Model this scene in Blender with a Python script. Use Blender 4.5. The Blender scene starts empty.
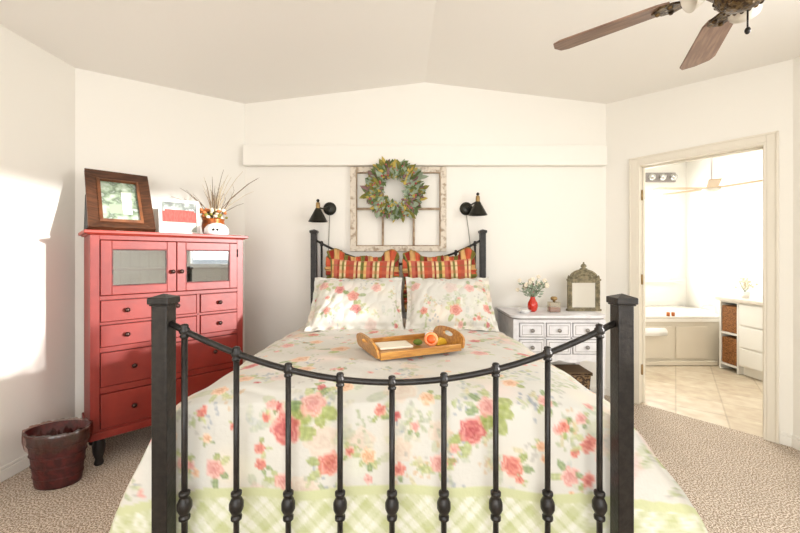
import bpy, bmesh, math, random
import numpy as np
from mathutils import Vector, Matrix, Euler
random.seed(7)
rng = np.random.default_rng(11)
PI = math.pi
sc = bpy.context.scene
COL = sc.collection
CAMH, F, CX, HY = 1.30, 360.0, 402.0, 257.0

def W(px, py, d):
    return Vector(((px-CX)*d/F, d, CAMH-(py-HY)*d/F))

def lin(c):
    return tuple(((v/255.0)/12.92 if v/255.0 <= .04045 else ((v/255.0+.055)/1.055)**2.4) for v in c)

# ------------------------------------------------------------------ materials
def new_mat(name):
    m = bpy.data.materials.new(name); m.use_nodes = True
    nt = m.node_tree
    return m, nt, nt.nodes['Principled BSDF']

def mat(name, rgb, rough=.5, metal=0., rgb2=None, scale=20., fac=(.4, .6), bump=0., bscale=None, spec=None,
        stretch=None, detail=4., coat=0.):
    m, nt, p = new_mat(name)
    p.inputs['Base Color'].default_value = (*lin(rgb), 1)
    p.inputs['Roughness'].default_value = rough
    p.inputs['Metallic'].default_value = metal
    if spec is not None: p.inputs['Specular IOR Level'].default_value = spec
    if coat: p.inputs['Coat Weight'].default_value = coat
    tc = nt.nodes.new('ShaderNodeTexCoord')
    mp = nt.nodes.new('ShaderNodeMapping')
    nt.links.new(tc.outputs['Object'], mp.inputs['Vector'])
    if stretch: mp.inputs['Scale'].default_value = stretch
    if rgb2 is not None:
        n = nt.nodes.new('ShaderNodeTexNoise'); n.inputs['Scale'].default_value = scale; n.inputs['Detail'].default_value = detail
        r = nt.nodes.new('ShaderNodeValToRGB')
        r.color_ramp.elements[0].position = fac[0]; r.color_ramp.elements[1].position = fac[1]
        r.color_ramp.elements[0].color = (*lin(rgb), 1); r.color_ramp.elements[1].color = (*lin(rgb2), 1)
        nt.links.new(mp.outputs[0], n.inputs['Vector']); nt.links.new(n.outputs['Fac'], r.inputs[0])
        nt.links.new(r.outputs[0], p.inputs['Base Color'])
    if bump:
        n2 = nt.nodes.new('ShaderNodeTexNoise'); n2.inputs['Scale'].default_value = bscale or scale; n2.inputs['Detail'].default_value = 3
        b = nt.nodes.new('ShaderNodeBump'); b.inputs['Strength'].default_value = bump; b.inputs['Distance'].default_value = .01
        nt.links.new(mp.outputs[0], n2.inputs['Vector']); nt.links.new(n2.outputs['Fac'], b.inputs['Height'])
        nt.links.new(b.outputs[0], p.inputs['Normal'])
    return m

def attr_mat(name, rough=.8, bump=.15, bscale=60.):
    m, nt, p = new_mat(name)
    a = nt.nodes.new('ShaderNodeAttribute'); a.attribute_name = 'dye'
    nt.links.new(a.outputs['Color'], p.inputs['Base Color'])
    p.inputs['Roughness'].default_value = rough
    p.inputs['Specular IOR Level'].default_value = .2
    p.inputs['Sheen Weight'].default_value = .15
    tc = nt.nodes.new('ShaderNodeTexCoord')
    n2 = nt.nodes.new('ShaderNodeTexNoise'); n2.inputs['Scale'].default_value = bscale
    b = nt.nodes.new('ShaderNodeBump'); b.inputs['Strength'].default_value = bump; b.inputs['Distance'].default_value = .01
    nt.links.new(tc.outputs['Object'], n2.inputs['Vector']); nt.links.new(n2.outputs['Fac'], b.inputs['Height'])
    nt.links.new(b.outputs[0], p.inputs['Normal'])
    return m

def emit_mat(name, rgb, s):
    m, nt, p = new_mat(name)
    p.inputs['Base Color'].default_value = (*lin(rgb), 1)
    p.inputs['Emission Color'].default_value = (*lin(rgb), 1)
    p.inputs['Emission Strength'].default_value = s
    return m

def glass_mat(name, refl=.1, tint=(255, 255, 255), rough=.02):
    m, nt, p = new_mat(name)
    out = nt.nodes['Material Output']
    t = nt.nodes.new('ShaderNodeBsdfTransparent'); t.inputs[0].default_value = (*lin(tint), 1)
    g = nt.nodes.new('ShaderNodeBsdfGlossy'); g.inputs['Roughness'].default_value = rough
    mx = nt.nodes.new('ShaderNodeMixShader'); mx.inputs[0].default_value = refl
    nt.links.new(t.outputs[0], mx.inputs[1]); nt.links.new(g.outputs[0], mx.inputs[2])
    nt.links.new(mx.outputs[0], out.inputs['Surface'])
    return m

M = {}
M['wall'] = mat('wall_paint', (245, 241, 232), .85, bump=.04, bscale=60)
M['ceil'] = mat('ceiling_paint', (246, 242, 235), .9, bump=.05, bscale=40)
M['trim'] = mat('trim_paint', (243, 239, 230), .45)
M['casing'] = mat('casing_paint', (234, 226, 210), .4)
M['iron'] = mat('dark_iron', (30, 27, 25), .36, .3, (42, 38, 35), 40, bump=.12, bscale=90)
M['red'] = mat('red_paint', (118, 26, 16), .42, rgb2=(134, 36, 24), scale=6, fac=(.35, .65), bump=.05, bscale=30)
M['redtop'] = mat('red_top_paint', (140, 40, 25), .42, rgb2=(156, 52, 34), scale=8)
M['worn_gap'] = mat('worn_edge_gap_shade', (52, 20, 16), .6, rgb2=(96, 34, 28), scale=30)  # dark wear on glazing beads; also the painted shade in drawer gaps
M['darkleg'] = mat('dark_leg', (26, 18, 16), .5)
M['knob'] = mat('dark_knob', (58, 34, 28), .3, .5)
M['cabglass'] = glass_mat('cabinet_glass', .36, (200, 205, 200), .02)
M['cabin'] = mat('cabinet_lining', (150, 120, 112), .7, rgb2=(120, 92, 86), scale=9)
M['woodframe'] = mat('brown_frame_wood', (92, 56, 34), .45, rgb2=(66, 38, 22), scale=14, stretch=(1, 1, 5))
M['woodlip'] = mat('brown_lip_wood', (128, 78, 46), .4, rgb2=(98, 58, 34), scale=14)
M['black'] = mat('black_card', (16, 15, 15), .6)
M['white'] = mat('white_paint', (240, 238, 232), .45)
M['ceramic'] = mat('white_ceramic', (246, 244, 240), .2)
M['paint_red'] = mat('barn_red', (164, 84, 74), .7, rgb2=(146, 68, 60), scale=30, stretch=(6, 1, 1))
M['copper'] = mat('copper_pot', (186, 98, 34), .35, .5, (120, 62, 24), 18)
M['twig'] = mat('dry_twig', (124, 100, 74), .8)
M['twigpale'] = mat('pale_twig', (206, 190, 160), .8)
M['bud'] = mat('cream_bud', (236, 220, 192), .8)
M['budorange'] = mat('orange_bud', (190, 110, 60), .8)
M['bin'] = mat('dark_red_bin', (84, 26, 24), .45, rgb2=(58, 17, 16), scale=30, bump=.3, bscale=60)
M['liner'] = glass_mat('plastic_liner', .10, (226, 206, 200), .3)
M['oldpaint'] = mat('chipped_cream_paint', (224, 213, 196), .75, rgb2=(172, 152, 128), scale=22, fac=(.5, .66), bump=.2, bscale=40)
M['oldwood'] = mat('bare_old_wood', (146, 122, 98), .8, rgb2=(178, 156, 130), scale=22)
M['shade'] = mat('black_shade', (44, 43, 36), .35, .6)
M['brass'] = mat('aged_brass', (166, 138, 92), .35, .8)
M['cord'] = mat('grey_cord', (150, 144, 134), .6)
M['nightpaint'] = mat('grey_white_paint', (236, 234, 236), .5, rgb2=(218, 215, 217), scale=14, fac=(.45, .75))
M['nightedge'] = mat('grey_edge', (160, 154, 152), .6)
M['greyknob'] = mat('pewter_knob', (150, 146, 142), .35, .5)
M['redvase'] = mat('red_glaze', (206, 44, 26), .15, coat=.5)
M['petal'] = mat('cream_petal', (240, 228, 206), .7)
M['leafsage'] = mat('leaf_sage', (156, 170, 146), .7)
M['leafgreen'] = mat('leaf_green', (98, 116, 66), .65)
M['leafolive'] = mat('leaf_olive', (132, 126, 52), .65)
M['leafyellow'] = mat('leaf_yellow', (196, 172, 84), .65)
M['leafplum'] = mat('leaf_plum', (140, 106, 104), .7)
M['berry'] = mat('berry_rose', (186, 92, 86), .5)
M['mirrorframe'] = mat('weathered_frame', (150, 138, 108), .65, rgb2=(108, 100, 76), scale=35, bump=.5, bscale=45)
M['mirror'] = mat('silvered_glass', (235, 235, 232), .06, 1.)
M['amber'] = mat('amber_liquid', (176, 104, 62), .15)
M['jarglass'] = glass_mat('jar_glass', .3, (235, 228, 210), .05)
M['traywood'] = mat('tray_wood', (196, 142, 66), .4, rgb2=(168, 112, 46), scale=10, stretch=(1, 6, 6), coat=.3)
M['orange'] = mat('orange_wax', (236, 96, 30), .4)
M['orangelight'] = mat('orange_rim', (246, 150, 96), .4)
M['yellow'] = mat('yellow_wax', (240, 196, 60), .5)
M['green'] = mat('green_leaf_item', (110, 130, 40), .6)
M['cream'] = mat('cream_paper', (236, 226, 206), .7)
M['blade'] = mat('blade_wood', (142, 112, 92), .5, rgb2=(118, 90, 72), scale=8, stretch=(1, 8, 8))
M['fanmetal'] = mat('bronze_filigree', (66, 52, 38), .4, .7, (120, 98, 66), 60, (.45, .6), bump=.8, bscale=70)
M['frost'] = mat('frosted_glass', (235, 228, 214), .3)
M['tub'] = mat('tub_acrylic', (243, 238, 228), .25)
M['apron'] = mat('tub_panel', (226, 216, 198), .4)
M['chrome'] = mat('chrome', (200, 200, 200), .15, 1.)
M['wicker'] = mat('wicker', (168, 112, 60), .8, rgb2=(110, 66, 30), scale=60, bump=.8, bscale=70, stretch=(1, 1, 3))
M['counter'] = mat('counter_top', (222, 212, 200), .3)
M['beige'] = mat('beige_blade', (176, 150, 114), .5)
M['towel'] = mat('white_towel', (245, 243, 238), .95, bump=.5, bscale=80)
M['pane'] = glass_mat('window_glass', .04)
M['dark'] = mat('dark_print', (52, 26, 30), .5)

def carpet_mat():
    m, nt, p = new_mat('carpet_pile')
    tc = nt.nodes.new('ShaderNodeTexCoord')
    def noise(s, d=2):
        n = nt.nodes.new('ShaderNodeTexNoise'); n.inputs['Scale'].default_value = s; n.inputs['Detail'].default_value = d
        nt.links.new(tc.outputs['Object'], n.inputs['Vector']); return n
    n1 = noise(135, 1); n2 = noise(7, 2)
    r = nt.nodes.new('ShaderNodeValToRGB'); e = r.color_ramp.elements
    e[0].position = .40; e[0].color = (*lin((142, 124, 106)), 1); e[1].position = .60; e[1].color = (*lin((230, 218, 204)), 1)
    x = e.new(.5); x.color = (*lin((188, 171, 153)), 1)
    nt.links.new(n1.outputs['Fac'], r.inputs[0])
    hv = nt.nodes.new('ShaderNodeHueSaturation')
    mr = nt.nodes.new('ShaderNodeMapRange'); mr.inputs['To Min'].default_value = .88; mr.inputs['To Max'].default_value = 1.1
    nt.links.new(n2.outputs['Fac'], mr.inputs['Value']); nt.links.new(mr.outputs[0], hv.inputs['Value'])
    nt.links.new(r.outputs[0], hv.inputs['Color']); nt.links.new(hv.outputs[0], p.inputs['Base Color'])
    b = nt.nodes.new('ShaderNodeBump'); b.inputs['Strength'].default_value = .6; b.inputs['Distance'].default_value = .006
    nt.links.new(n1.outputs['Fac'], b.inputs['Height']); nt.links.new(b.outputs[0], p.inputs['Normal'])
    p.inputs['Roughness'].default_value = 1.; p.inputs['Specular IOR Level'].default_value = .05
    return m
M['carpet'] = carpet_mat()

def tile_mat():
    m, nt, p = new_mat('bathroom_tile')
    tc = nt.nodes.new('ShaderNodeTexCoord')
    mp = nt.nodes.new('ShaderNodeMapping'); mp.inputs['Rotation'].default_value = (0, 0, .65)
    nt.links.new(tc.outputs['Object'], mp.inputs['Vector'])
    br = nt.nodes.new('ShaderNodeTexBrick'); br.offset = 0
    br.inputs['Color1'].default_value = (*lin((214, 200, 178)), 1); br.inputs['Color2'].default_value = (*lin((204, 188, 164)), 1)
    br.inputs['Mortar'].default_value = (*lin((190, 174, 150)), 1)
    br.inputs['Scale'].default_value = 1; br.inputs['Brick Width'].default_value = .33; br.inputs['Row Height'].default_value = .33
    br.inputs['Mortar Size'].default_value = .006
    nt.links.new(mp.outputs[0], br.inputs['Vector'])
    n = nt.nodes.new('ShaderNodeTexNoise'); n.inputs['Scale'].default_value = 9; n.inputs['Detail'].default_value = 5
    nt.links.new(tc.outputs['Object'], n.inputs['Vector'])
    mx = nt.nodes.new('ShaderNodeMixRGB'); mx.blend_type = 'OVERLAY'; mx.inputs[0].default_value = .5
    nt.links.new(br.outputs['Color'], mx.inputs[1]); nt.links.new(n.outputs['Fac'], mx.inputs[2])
    nt.links.new(mx.outputs[0], p.inputs['Base Color']); p.inputs['Roughness'].default_value = .35
    return m
M['tile'] = tile_mat()

# ------------------------------------------------------------------ mesh helpers
class MB:
    def __init__(s): s.v = []; s.f = []; s.sm = []
    def add(s, vs, fs, smooth=False):
        n = len(s.v); s.v += [tuple(v) for v in vs]; s.f += [tuple(i+n for i in f) for f in fs]; s.sm += [smooth]*len(fs)
        return s
    def box(s, c, sz, rot=None, taper=1.):
        x, y, z = sz[0]/2, sz[1]/2, sz[2]/2
        vs = []
        for k in (-1, 1):
            t = taper if k == 1 else 1.
            vs += [Vector((-x*t, -y*t, k*z)), Vector((x*t, -y*t, k*z)), Vector((x*t, y*t, k*z)), Vector((-x*t, y*t, k*z))]
        if rot is not None:
            R = rot if isinstance(rot, Matrix) else Euler(rot).to_matrix()
            vs = [R @ v for v in vs]
        vs = [v+Vector(c) for v in vs]
        return s.add(vs, [(0, 3, 2, 1), (4, 5, 6, 7), (0, 1, 5, 4), (1, 2, 6, 5), (2, 3, 7, 6), (3, 0, 4, 7)])
    def b2(s, x0, x1, y0, y1, z0, z1):
        return s.box(((x0+x1)/2, (y0+y1)/2, (z0+z1)/2), (abs(x1-x0), abs(y1-y0), abs(z1-z0)))
    def tube(s, pts, r, n=10, cap=True):
        pts = [Vector(p) for p in pts]
        rs = r if isinstance(r, (list, tuple)) else [r]*len(pts)
        vs = []; up = None
        for i, p in enumerate(pts):
            d = (pts[min(i+1, len(pts)-1)]-pts[max(i-1, 0)])
            if d.length < 1e-9: d = Vector((0, 0, 1))
            d.normalize()
            if up is None:
                up = Vector((0, 0, 1)) if abs(d.z) < .9 else Vector((0, 1, 0))
            a = d.cross(up)
            if a.length < 1e-6: a = d.cross(Vector((1, 0, 0)))
            a.normalize(); b = a.cross(d).normalized(); up = b
            for k in range(n):
                t = 2*PI*k/n; vs.append(p+(a*math.cos(t)+b*math.sin(t))*rs[i])
        fs = [(i*n+k, i*n+(k+1) % n, (i+1)*n+(k+1) % n, (i+1)*n+k) for i in range(len(pts)-1) for k in range(n)]
        s.add(vs, fs, True)
        if cap:
            m = len(s.v)-len(vs)
            s.f += [tuple(m+k for k in range(n))[::-1], tuple(m+(len(pts)-1)*n+k for k in range(n))]; s.sm += [False, False]
        return s
    def lathe(s, prof, o=(0, 0, 0), n=24, rot=None, sx=1., sy=1., cap=True):
        vs = []
        for r, z in prof:
            for k in range(n):
                t = 2*PI*k/n; v = Vector((r*math.cos(t)*sx, r*math.sin(t)*sy, z))
                if rot is not None: v = (rot if isinstance(rot, Matrix) else Euler(rot).to_matrix()) @ v
                vs.append(v+Vector(o))
        L = len(prof)
        fs = [(i*n+k, i*n+(k+1) % n, (i+1)*n+(k+1) % n, (i+1)*n+k) for i in range(L-1) for k in range(n)]
        m = len(s.v); s.add(vs, fs, True)
        if cap:
            if prof[0][0] > 1e-5: s.f.append(tuple(m+k for k in range(n))[::-1]); s.sm.append(False)
            if prof[-1][0] > 1e-5: s.f.append(tuple(m+(L-1)*n+k for k in range(n))); s.sm.append(False)
        return s
    def ball(s, c, r, n=12, sc3=(1, 1, 1)):
        m = max(6, n//2+2)
        prof = [(math.sin(PI*i/m), -math.cos(PI*i/m)) for i in range(m+1)]
        vs = []
        for a, z in prof:
            a = max(a, 1e-4)
            for k in range(n):
                t = 2*PI*k/n; vs.append((c[0]+r*a*math.cos(t)*sc3[0], c[1]+r*a*math.sin(t)*sc3[1], c[2]+r*z*sc3[2]))
        fs = [(i*n+k, i*n+(k+1) % n, (i+1)*n+(k+1) % n, (i+1)*n+k) for i in range(m) for k in range(n)]
        return s.add(vs, fs, True)
    def prism(s, outline, a0, a1, plane='xz'):
        n = len(outline)
        def P(p, a):
            return {'xz': (p[0], a, p[1]), 'xy': (p[0], p[1], a), 'yz': (a, p[0], p[1])}[plane]
        vs = [P(p, a0) for p in outline]+[P(p, a1) for p in outline]
        fs = [tuple(range(n)), tuple(range(2*n-1, n-1, -1))]+[(i, n+i, n+(i+1) % n, (i+1) % n) for i in range(n)]
        return s.add(vs, fs)
    def frame(s, x0, x1, z0, z1, w, y0, y1, wb=None):
        wb = wb or w
        s.b2(x0, x0+w, y0, y1, z0, z1); s.b2(x1-w, x1, y0, y1, z0, z1)
        s.b2(x0+w, x1-w, y0, y1, z0, z0+wb); s.b2(x0+w, x1-w, y0, y1, z1-wb, z1)
        return s
    def build(s, name, m, parent=None, bevel=0., label=None, seg=2):
        me = bpy.data.meshes.new(name); me.from_pydata(s.v, [], s.f)
        me.polygons.foreach_set('use_smooth', s.sm)
        bm = bmesh.new(); bm.from_mesh(me); bmesh.ops.recalc_face_normals(bm, faces=bm.faces); bm.to_mesh(me); bm.free()
        me.materials.append(m if not isinstance(m, str) else M[m])
        o = bpy.data.objects.new(name, me); COL.objects.link(o)
        if parent is not None: o.parent = parent
        if bevel:
            b = o.modifiers.new('edge', 'BEVEL'); b.width = bevel; b.segments = seg; b.limit_method = 'ANGLE'; b.angle_limit = .7
        if label: o['label'] = label
        return o

def thing(name, label, cat, loc=(0, 0, 0), rz=0., group=None, rot=None):
    o = bpy.data.objects.new(name, None); COL.objects.link(o); o.empty_display_size = .05
    o.location = loc; o.rotation_euler = rot if rot else (0, 0, rz)
    o['label'] = label; o['category'] = cat
    if group: o['group'] = group
    return o

def tag(o, label, cat, group=None, kind=None):
    o['label'] = label; o['category'] = cat
    if group: o['group'] = group
    if kind: o['kind'] = kind
    return o

def struct(o): o['kind'] = 'structure'; return o

def copy_tree(o, parent=None):
    c = o.copy(); COL.objects.link(c); c.parent = parent
    for ch in list(o.children): copy_tree(ch, c)
    return c

def grid_obj(name, verts, nu, nv, mtl, parent=None, cols=None, close_u=False, smooth=True, extra=None):
    """verts: (nu*nv,3) array, index i*nv+j"""
    iu = np.arange(nu if close_u else nu-1); jv = np.arange(nv-1)
    I, J = np.meshgrid(iu, jv, indexing='ij'); I2 = (I+1) % nu
    q = np.stack([I*nv+J, I2*nv+J, I2*nv+J+1, I*nv+J+1], -1).reshape(-1, 4)
    return mesh_obj(name, verts, q, mtl, parent, cols, smooth)

def mesh_obj(name, verts, q, mtl, parent=None, cols=None, smooth=True):
    me = bpy.data.meshes.new(name)
    me.from_pydata(verts.tolist(), [], q.tolist())
    if smooth: me.polygons.foreach_set('use_smooth', [True]*len(me.polygons))
    if cols is not None:
        a = me.color_attributes.new('dye', 'FLOAT_COLOR', 'POINT')
        c = np.ones((len(verts), 4), np.float32)
        s = np.clip(cols, 0, 255)/255.
        c[:, :3] = np.where(s <= .04045, s/12.92, ((s+.055)/1.055)**2.4)
        a.data.foreach_set('color', c.ravel())
    me.materials.append(mtl)
    o = bpy.data.objects.new(name, me); COL.objects.link(o)
    if parent is not None: o.parent = parent
    return o

# ------------------------------------------------------------------ SETTING
BY = 3.40
def zc(x): return 2.95-.12*abs(x-.217)
A = Vector((1.927, BY, 0)); B = Vector((2.678, 2.465, 0))
LX, RX, RY = -2.324, 2.678, -2.3
LC = Vector((-1.483, BY, 0)); LD = Vector((LX, BY-(LC.x-LX), 0))

floor_pts = [(LX-.1, RY-.1), (RX+.1, RY-.1), (RX+.1, B.y+.0), (B.x+.012, B.y+.016), (A.x+.012, A.y+.016), (A.x, BY+.1), (LC.x, BY+.1), (LD.x-.1, LD.y)]
struct(MB().prism(floor_pts, -.06, 0, 'xy').build('floor', 'carpet'))
# ceiling
m = MB(); xs = [-2.6, .217, 2.9]
m.prism([(x, zc(x)) for x in xs]+[(x, zc(x)+.15) for x in xs[::-1]], RY-.1, BY+.12)
struct(m.build('ceiling', 'ceil'))
# back wall
struct(MB().prism([(LC.x-.15, 0), (A.x+.12, 0), (A.x+.12, zc(A.x)+.05), (.217, 3.0), (LC.x-.15, zc(LC.x)+.05)], BY, BY+.1).build('wall_back', 'wall'))
# left wall
struct(MB().b2(LX-.1, LX, RY-.1, LD.y+.04, 0, 2.72).build('wall_left', 'wall'))
# diagonal wall behind the dresser
L = (LC-LD).length
o = struct(MB().b2(-.05, L+.02, 0, .1, 0, 2.95).build('wall_left_diagonal', 'wall')); o.location = LD; o.rotation_euler = (0, 0, PI/4)
# rear wall with an opening for the added, unseen fill window
def wall_open(name, x0, x1, h, t0, t1, holes, mtl='wall'):
    m = MB(); cur = x0
    for (a, b, z0, z1) in sorted(holes):
        m.b2(cur, a, t0, t1, 0, h)
        if z0 > 0: m.b2(a, b, t0, t1, 0, z0)
        m.b2(a, b, t0, t1, z1, h); cur = b
    m.b2(cur, x1, t0, t1, 0, h)
    return struct(m.build(name, mtl))
wall_open('wall_rear', LX-.1, RX+.1, 2.98, RY-.1, RY, [(-1.7, 2.0, .35, 2.3)])
# right wall with a window lighting the dresser
o = wall_open('wall_right', RY-.1, B.y, 2.75, -.1, 0, [(.05, 1.54, 1.12, 2.36)])
o.rotation_euler = (0, 0, PI/2); o.location = (RX, 0, 0)
# door wall
DT = (A-B).length; rzd = math.atan2(B.y-A.y, B.x-A.x)
D0, D1, DH = .264, 1.072, 2.118
o = wall_open('wall_right_diagonal', 0, DT, 2.86, 0, .12, [(D0, D1, 0, DH)], 'wall'); o.location = A; o.rotation_euler = (0, 0, rzd)
def onwall(o): o.location = A; o.rotation_euler = (0, 0, rzd); return o
# door casing, jamb
m = MB()
cw = .062
for x0, x1 in ((D0-cw, D0), (D1, D1+cw)): m.b2(x0, x1, -.018, 0, 0, DH+cw)
m.b2(D0, D1, -.018, 0, DH, DH+cw)
for x0, x1 in ((D0-cw, D0-cw+.015), (D1+cw-.015, D1+cw)): m.b2(x0, x1, -.026, -.018, 0, DH+cw)
m.b2(D0-cw, D1+cw, -.026, -.018, DH+cw-.015, DH+cw)
m.b2(D0, D0+.016, -.016, .13, 0, DH); m.b2(D1-.016, D1, -.016, .13, 0, DH); m.b2(D0+.016, D1-.016, -.016, .13, DH-.016, DH)
m.b2(D0+.016, D0+.028, .06, .1, 0, DH-.016); m.b2(D1-.028, D1-.016, .06, .1, 0, DH-.016); m.b2(D0+.028, D1-.028, .06, .1, DH-.028, DH-.016)
dr = onwall(struct(m.build('door_1', 'casing', bevel=.003)))
for z in (.3, 1.1, 1.85):
    MB().tube([(D0+.022, .035, z-.045), (D0+.022, .035, z+.045)], .007).b2(D0+.0165, D0+.019, .03, .06, z-.045, z+.045).build('hinge', 'brass', dr)
# baseboards
def base(name, p0, p1, h=.085):
    p0, p1 = Vector(p0), Vector(p1); Lb = (p1-p0).length
    o = struct(MB().b2(0, Lb, -.016, 0, 0, h-.02).b2(0, Lb, -.01, 0, h-.02, h).build(name, 'trim', bevel=.004))
    o.location = (p0.x, p0.y, 0); o.rotation_euler = (0, 0, math.atan2(p1.y-p0.y, p1.x-p0.x)); return o
base('baseboard_left', (LX, RY), (LD.x, LD.y)); base('baseboard_left_diagonal', (LD.x, LD.y), (LC.x, LC.y))
base('baseboard_back', (LC.x, BY), (A.x, BY))
e = (B-A).normalized()
base('baseboard_door_far', A, A+e*(D0-cw)); base('baseboard_door_near', A+e*(D1+cw), B)
base('baseboard_right', (RX, B.y), (RX, RY)); base('baseboard_rear', (RX, RY), (LX, RY))
# ledge along the back wall
bz0, bz1 = 2.148, 2.337
struct(MB().b2(-1.475, 1.90, BY-.075, BY, bz0, bz1).build('trim_1', 'wall', bevel=.008))
# unseen room windows; the rear one is added for frontal fill
def window(name, a, b, z0, z1, n, loc, rz):
    m = MB().frame(a, b, z0, z1, .05, 0, .08)
    for i in range(1, n):
        x = a+(b-a)*i/n; m.b2(x-.02, x+.02, .01, .07, z0+.05, z1-.05)
    w = struct(m.build(name, 'white', bevel=.004)); w.location = loc; w.rotation_euler = (0, 0, rz)
    MB().b2(a+.05, b-.05, .035, .041, z0+.05, z1-.05).build('pane', 'pane', w)
    MB().b2(a-.05, b+.05, -.05, -.001, z0-.03, z0).build('sill', 'white', w, bevel=.004)
    return w
window('added_rear_window', -2.0, 1.7, .35, 2.3, 3, (0, RY, 0), PI)
window('window_2', -1.54, -.05, 1.12, 2.36, 1, (RX, 0, 0), -PI/2)

# ------------------------------------------------------------------ BATHROOM
FX, FY = 4.30, 5.45
dn = Vector((math.sin(-rzd), math.cos(rzd), 0))
bp = [(A.x+.012, A.y+.016), (B.x+.012, B.y+.016), (B.x+.2, B.y-.1), (FX+.1, 2.3), (FX+.1, FY+.1), (1.2, FY+.1), (1.2, BY+.1), (A.x, BY+.1)]
struct(MB().prism(bp[::-1], -.06, -.002, 'xy').build('floor_bathroom', 'tile'))
struct(MB().b2(1.1, FX+.1, 2.2, FY+.1, 2.86, 2.95).build('ceiling_bathroom', 'white'))
wall_open('wall_bathroom_far', 1.1, FX+.1, 2.86, 0, .1, [(2.5, 4.1, .95, 2.22)], 'white').location = (0, FY, 0)
struct(MB().b2(FX, FX+.1, 2.2, FY+.1, 0, 2.86).build('wall_bathroom_right', 'white'))
struct(MB().b2(1.1, 1.2, BY+.1, FY+.1, 0, 2.86).build('wall_bathroom_left', 'white'))
struct(MB().b2(RX+.1, FX+.1, 2.2, 2.3, 0, 2.86).build('wall_bathroom_near', 'white'))
w = window('window_3', 2.5, 4.1, .95, 2.22, 2, (0, FY, 0), 0)
# tub
TY = 4.33
tb = thing('bathtub', 'cream corner bathtub with paneled apron beyond the doorway', 'bathtub', (0, 0, 0))
x0, x1, y0, y1, zt = 1.9, FX-.02, TY, FY-.02, .56
m = MB()
# deck ring with oval basin
n = 40; ocx, ocy = 3.15, 4.9
outer = []; inner = []
for k in range(n):
    t = 2*PI*k/n; c, s_ = math.cos(t), math.sin(t)
    q = max(abs(c)/((x1-x0)/2), abs(s_)/((y1-y0)/2)); outer.append(((x0+x1)/2+c/q, (y0+y1)/2+s_/q))
    inner.append((ocx+.85*c, ocy+.38*s_))
vs = [(p[0], p[1], zt) for p in outer]+[(p[0], p[1], zt) for p in inner]+[(ocx+(p[0]-ocx)*.8, ocy+(p[1]-ocy)*.7, .18) for p in inner]+[(p[0], p[1], zt-.04) for p in outer]
fs = []
for k in range(n):
    j = (k+1) % n
    fs += [(k, j, n+j, n+k), (n+k, n+j, 2*n+j, 2*n+k), (k, 3*n+k, 3*n+j, j)]
fs.append(tuple(2*n+k for k in range(n)))
m.add(vs, fs); m.build('tub_deck', 'tub', tb)
MB().b2(x0+.01, x1-.01, TY+.02, TY+.06, .004, zt-.041).b2(x0+.05, 3.25, TY-.002, TY+.019, .08, .46).b2(3.3, x1-.6, TY-.002, TY+.019, .08, .46).b2(x0, x1-.5, TY-.03, TY+.019, .004, .05).build('apron', 'apron', tb, bevel=.004)
MB().b2(x0, x1, TY, TY+.03, zt+.001, zt+.03).build('rim', 'tub', tb, bevel=.01)
# faucet
fc = thing('tub_faucet', 'white arched faucet on the tub deck near the vanity', 'faucet', (3.86, 4.42, zt+.03))
fp = [(0, 0, 0), (0, 0, .08), (-.03, 0, .12), (-.10, 0, .13), (-.16, 0, .12), (-.19, 0, .1)]
MB().tube(fp, [.028, .026, .024, .02, .018, .016], 12).build('spout', 'ceramic', fc)
MB().lathe([(.035, 0), (.035, .012), (.02, .02)]).build('base', 'ceramic', fc)
# towel over the tub rim
tw = MB().tube([(2.78, TY-.055, .41), (3.0, TY-.055, .41), (3.12, TY-.055, .41)], [.048, .05, .048], 16).build('rolled_towel', 'towel')
tag(tw, 'rolled white towel hanging on the side of the bathtub', 'towel')
# small candles on rim
for k, xx in enumerate((3.21, 3.27)):
    c = MB().lathe([(.018, 0), (.018, .04), (.014, .045)], n=14).build('tub_candle', 'amber' if k else 'budorange')
    c.location = (xx, TY+.012, zt+.03)
    tag(c, ('small rust coloured candle, left one of two on the tub rim', 'small amber candle, right one of two on the tub rim')[k], 'candle', 'candles on the tub rim')
# vanity
vn = thing('bathroom_vanity', 'cream vanity cabinet with white drawers against the bathroom wall', 'vanity', (3.70, 0, 0))
MB().b2(.02, FX-3.70-.01, 2.62, 3.975, .1, .80).b2(.07, FX-3.70-.01, 2.62, 3.975, .003, .1).build('body', 'trim', vn)
for (a, b) in ((2.64, 3.06), (3.08, 3.50), (3.52, 3.955)):
    for (c, d) in ((.12, .30), (.32, .54), (.56, .78)):
        MB().b2(0, .019, a, b, c, d).build('drawer', 'white', vn, bevel=.004)
ct = thing('vanity_countertop', 'pale stone countertop running over vanity and wicker tower', 'countertop', (3.70, 0, .80))
MB().b2(-.02, FX-3.70-.005, 2.60, 4.24, .0015, .04).build('slab', 'counter', ct, bevel=.006)
MB().b2(FX-3.70-.02, FX-3.70-.006, 2.60, 4.24, .04, .13).build('backsplash', 'counter', ct)
wt = thing('wicker_drawer_tower', 'white open tower holding brown wicker baskets beside the bathtub', 'storage tower', (3.70, 0, 0))
MB().b2(.02, .58, 3.98, 4.0, .003, .80).b2(.02, .58, 4.2, 4.22, .003, .80).b2(.02, .58, 4.0, 4.2, .06, .08).b2(.02, .58, 4.0, 4.2, .42, .44).b2(.02, .58, 4.0, 4.2, .78, .80).build('frame', 'white', wt)
for z, lb in ((.081, 'lower'), (.441, 'upper')):
    bk = MB().b2(.025, .5, 4.005, 4.195, z, z+.30).build('wicker_basket', 'wicker', bevel=.01); bk.location = (3.70, 0, 0)
    tag(bk, f'brown wicker basket in the {lb} slot of the white tower', 'basket', 'wicker baskets in the tower')
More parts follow.
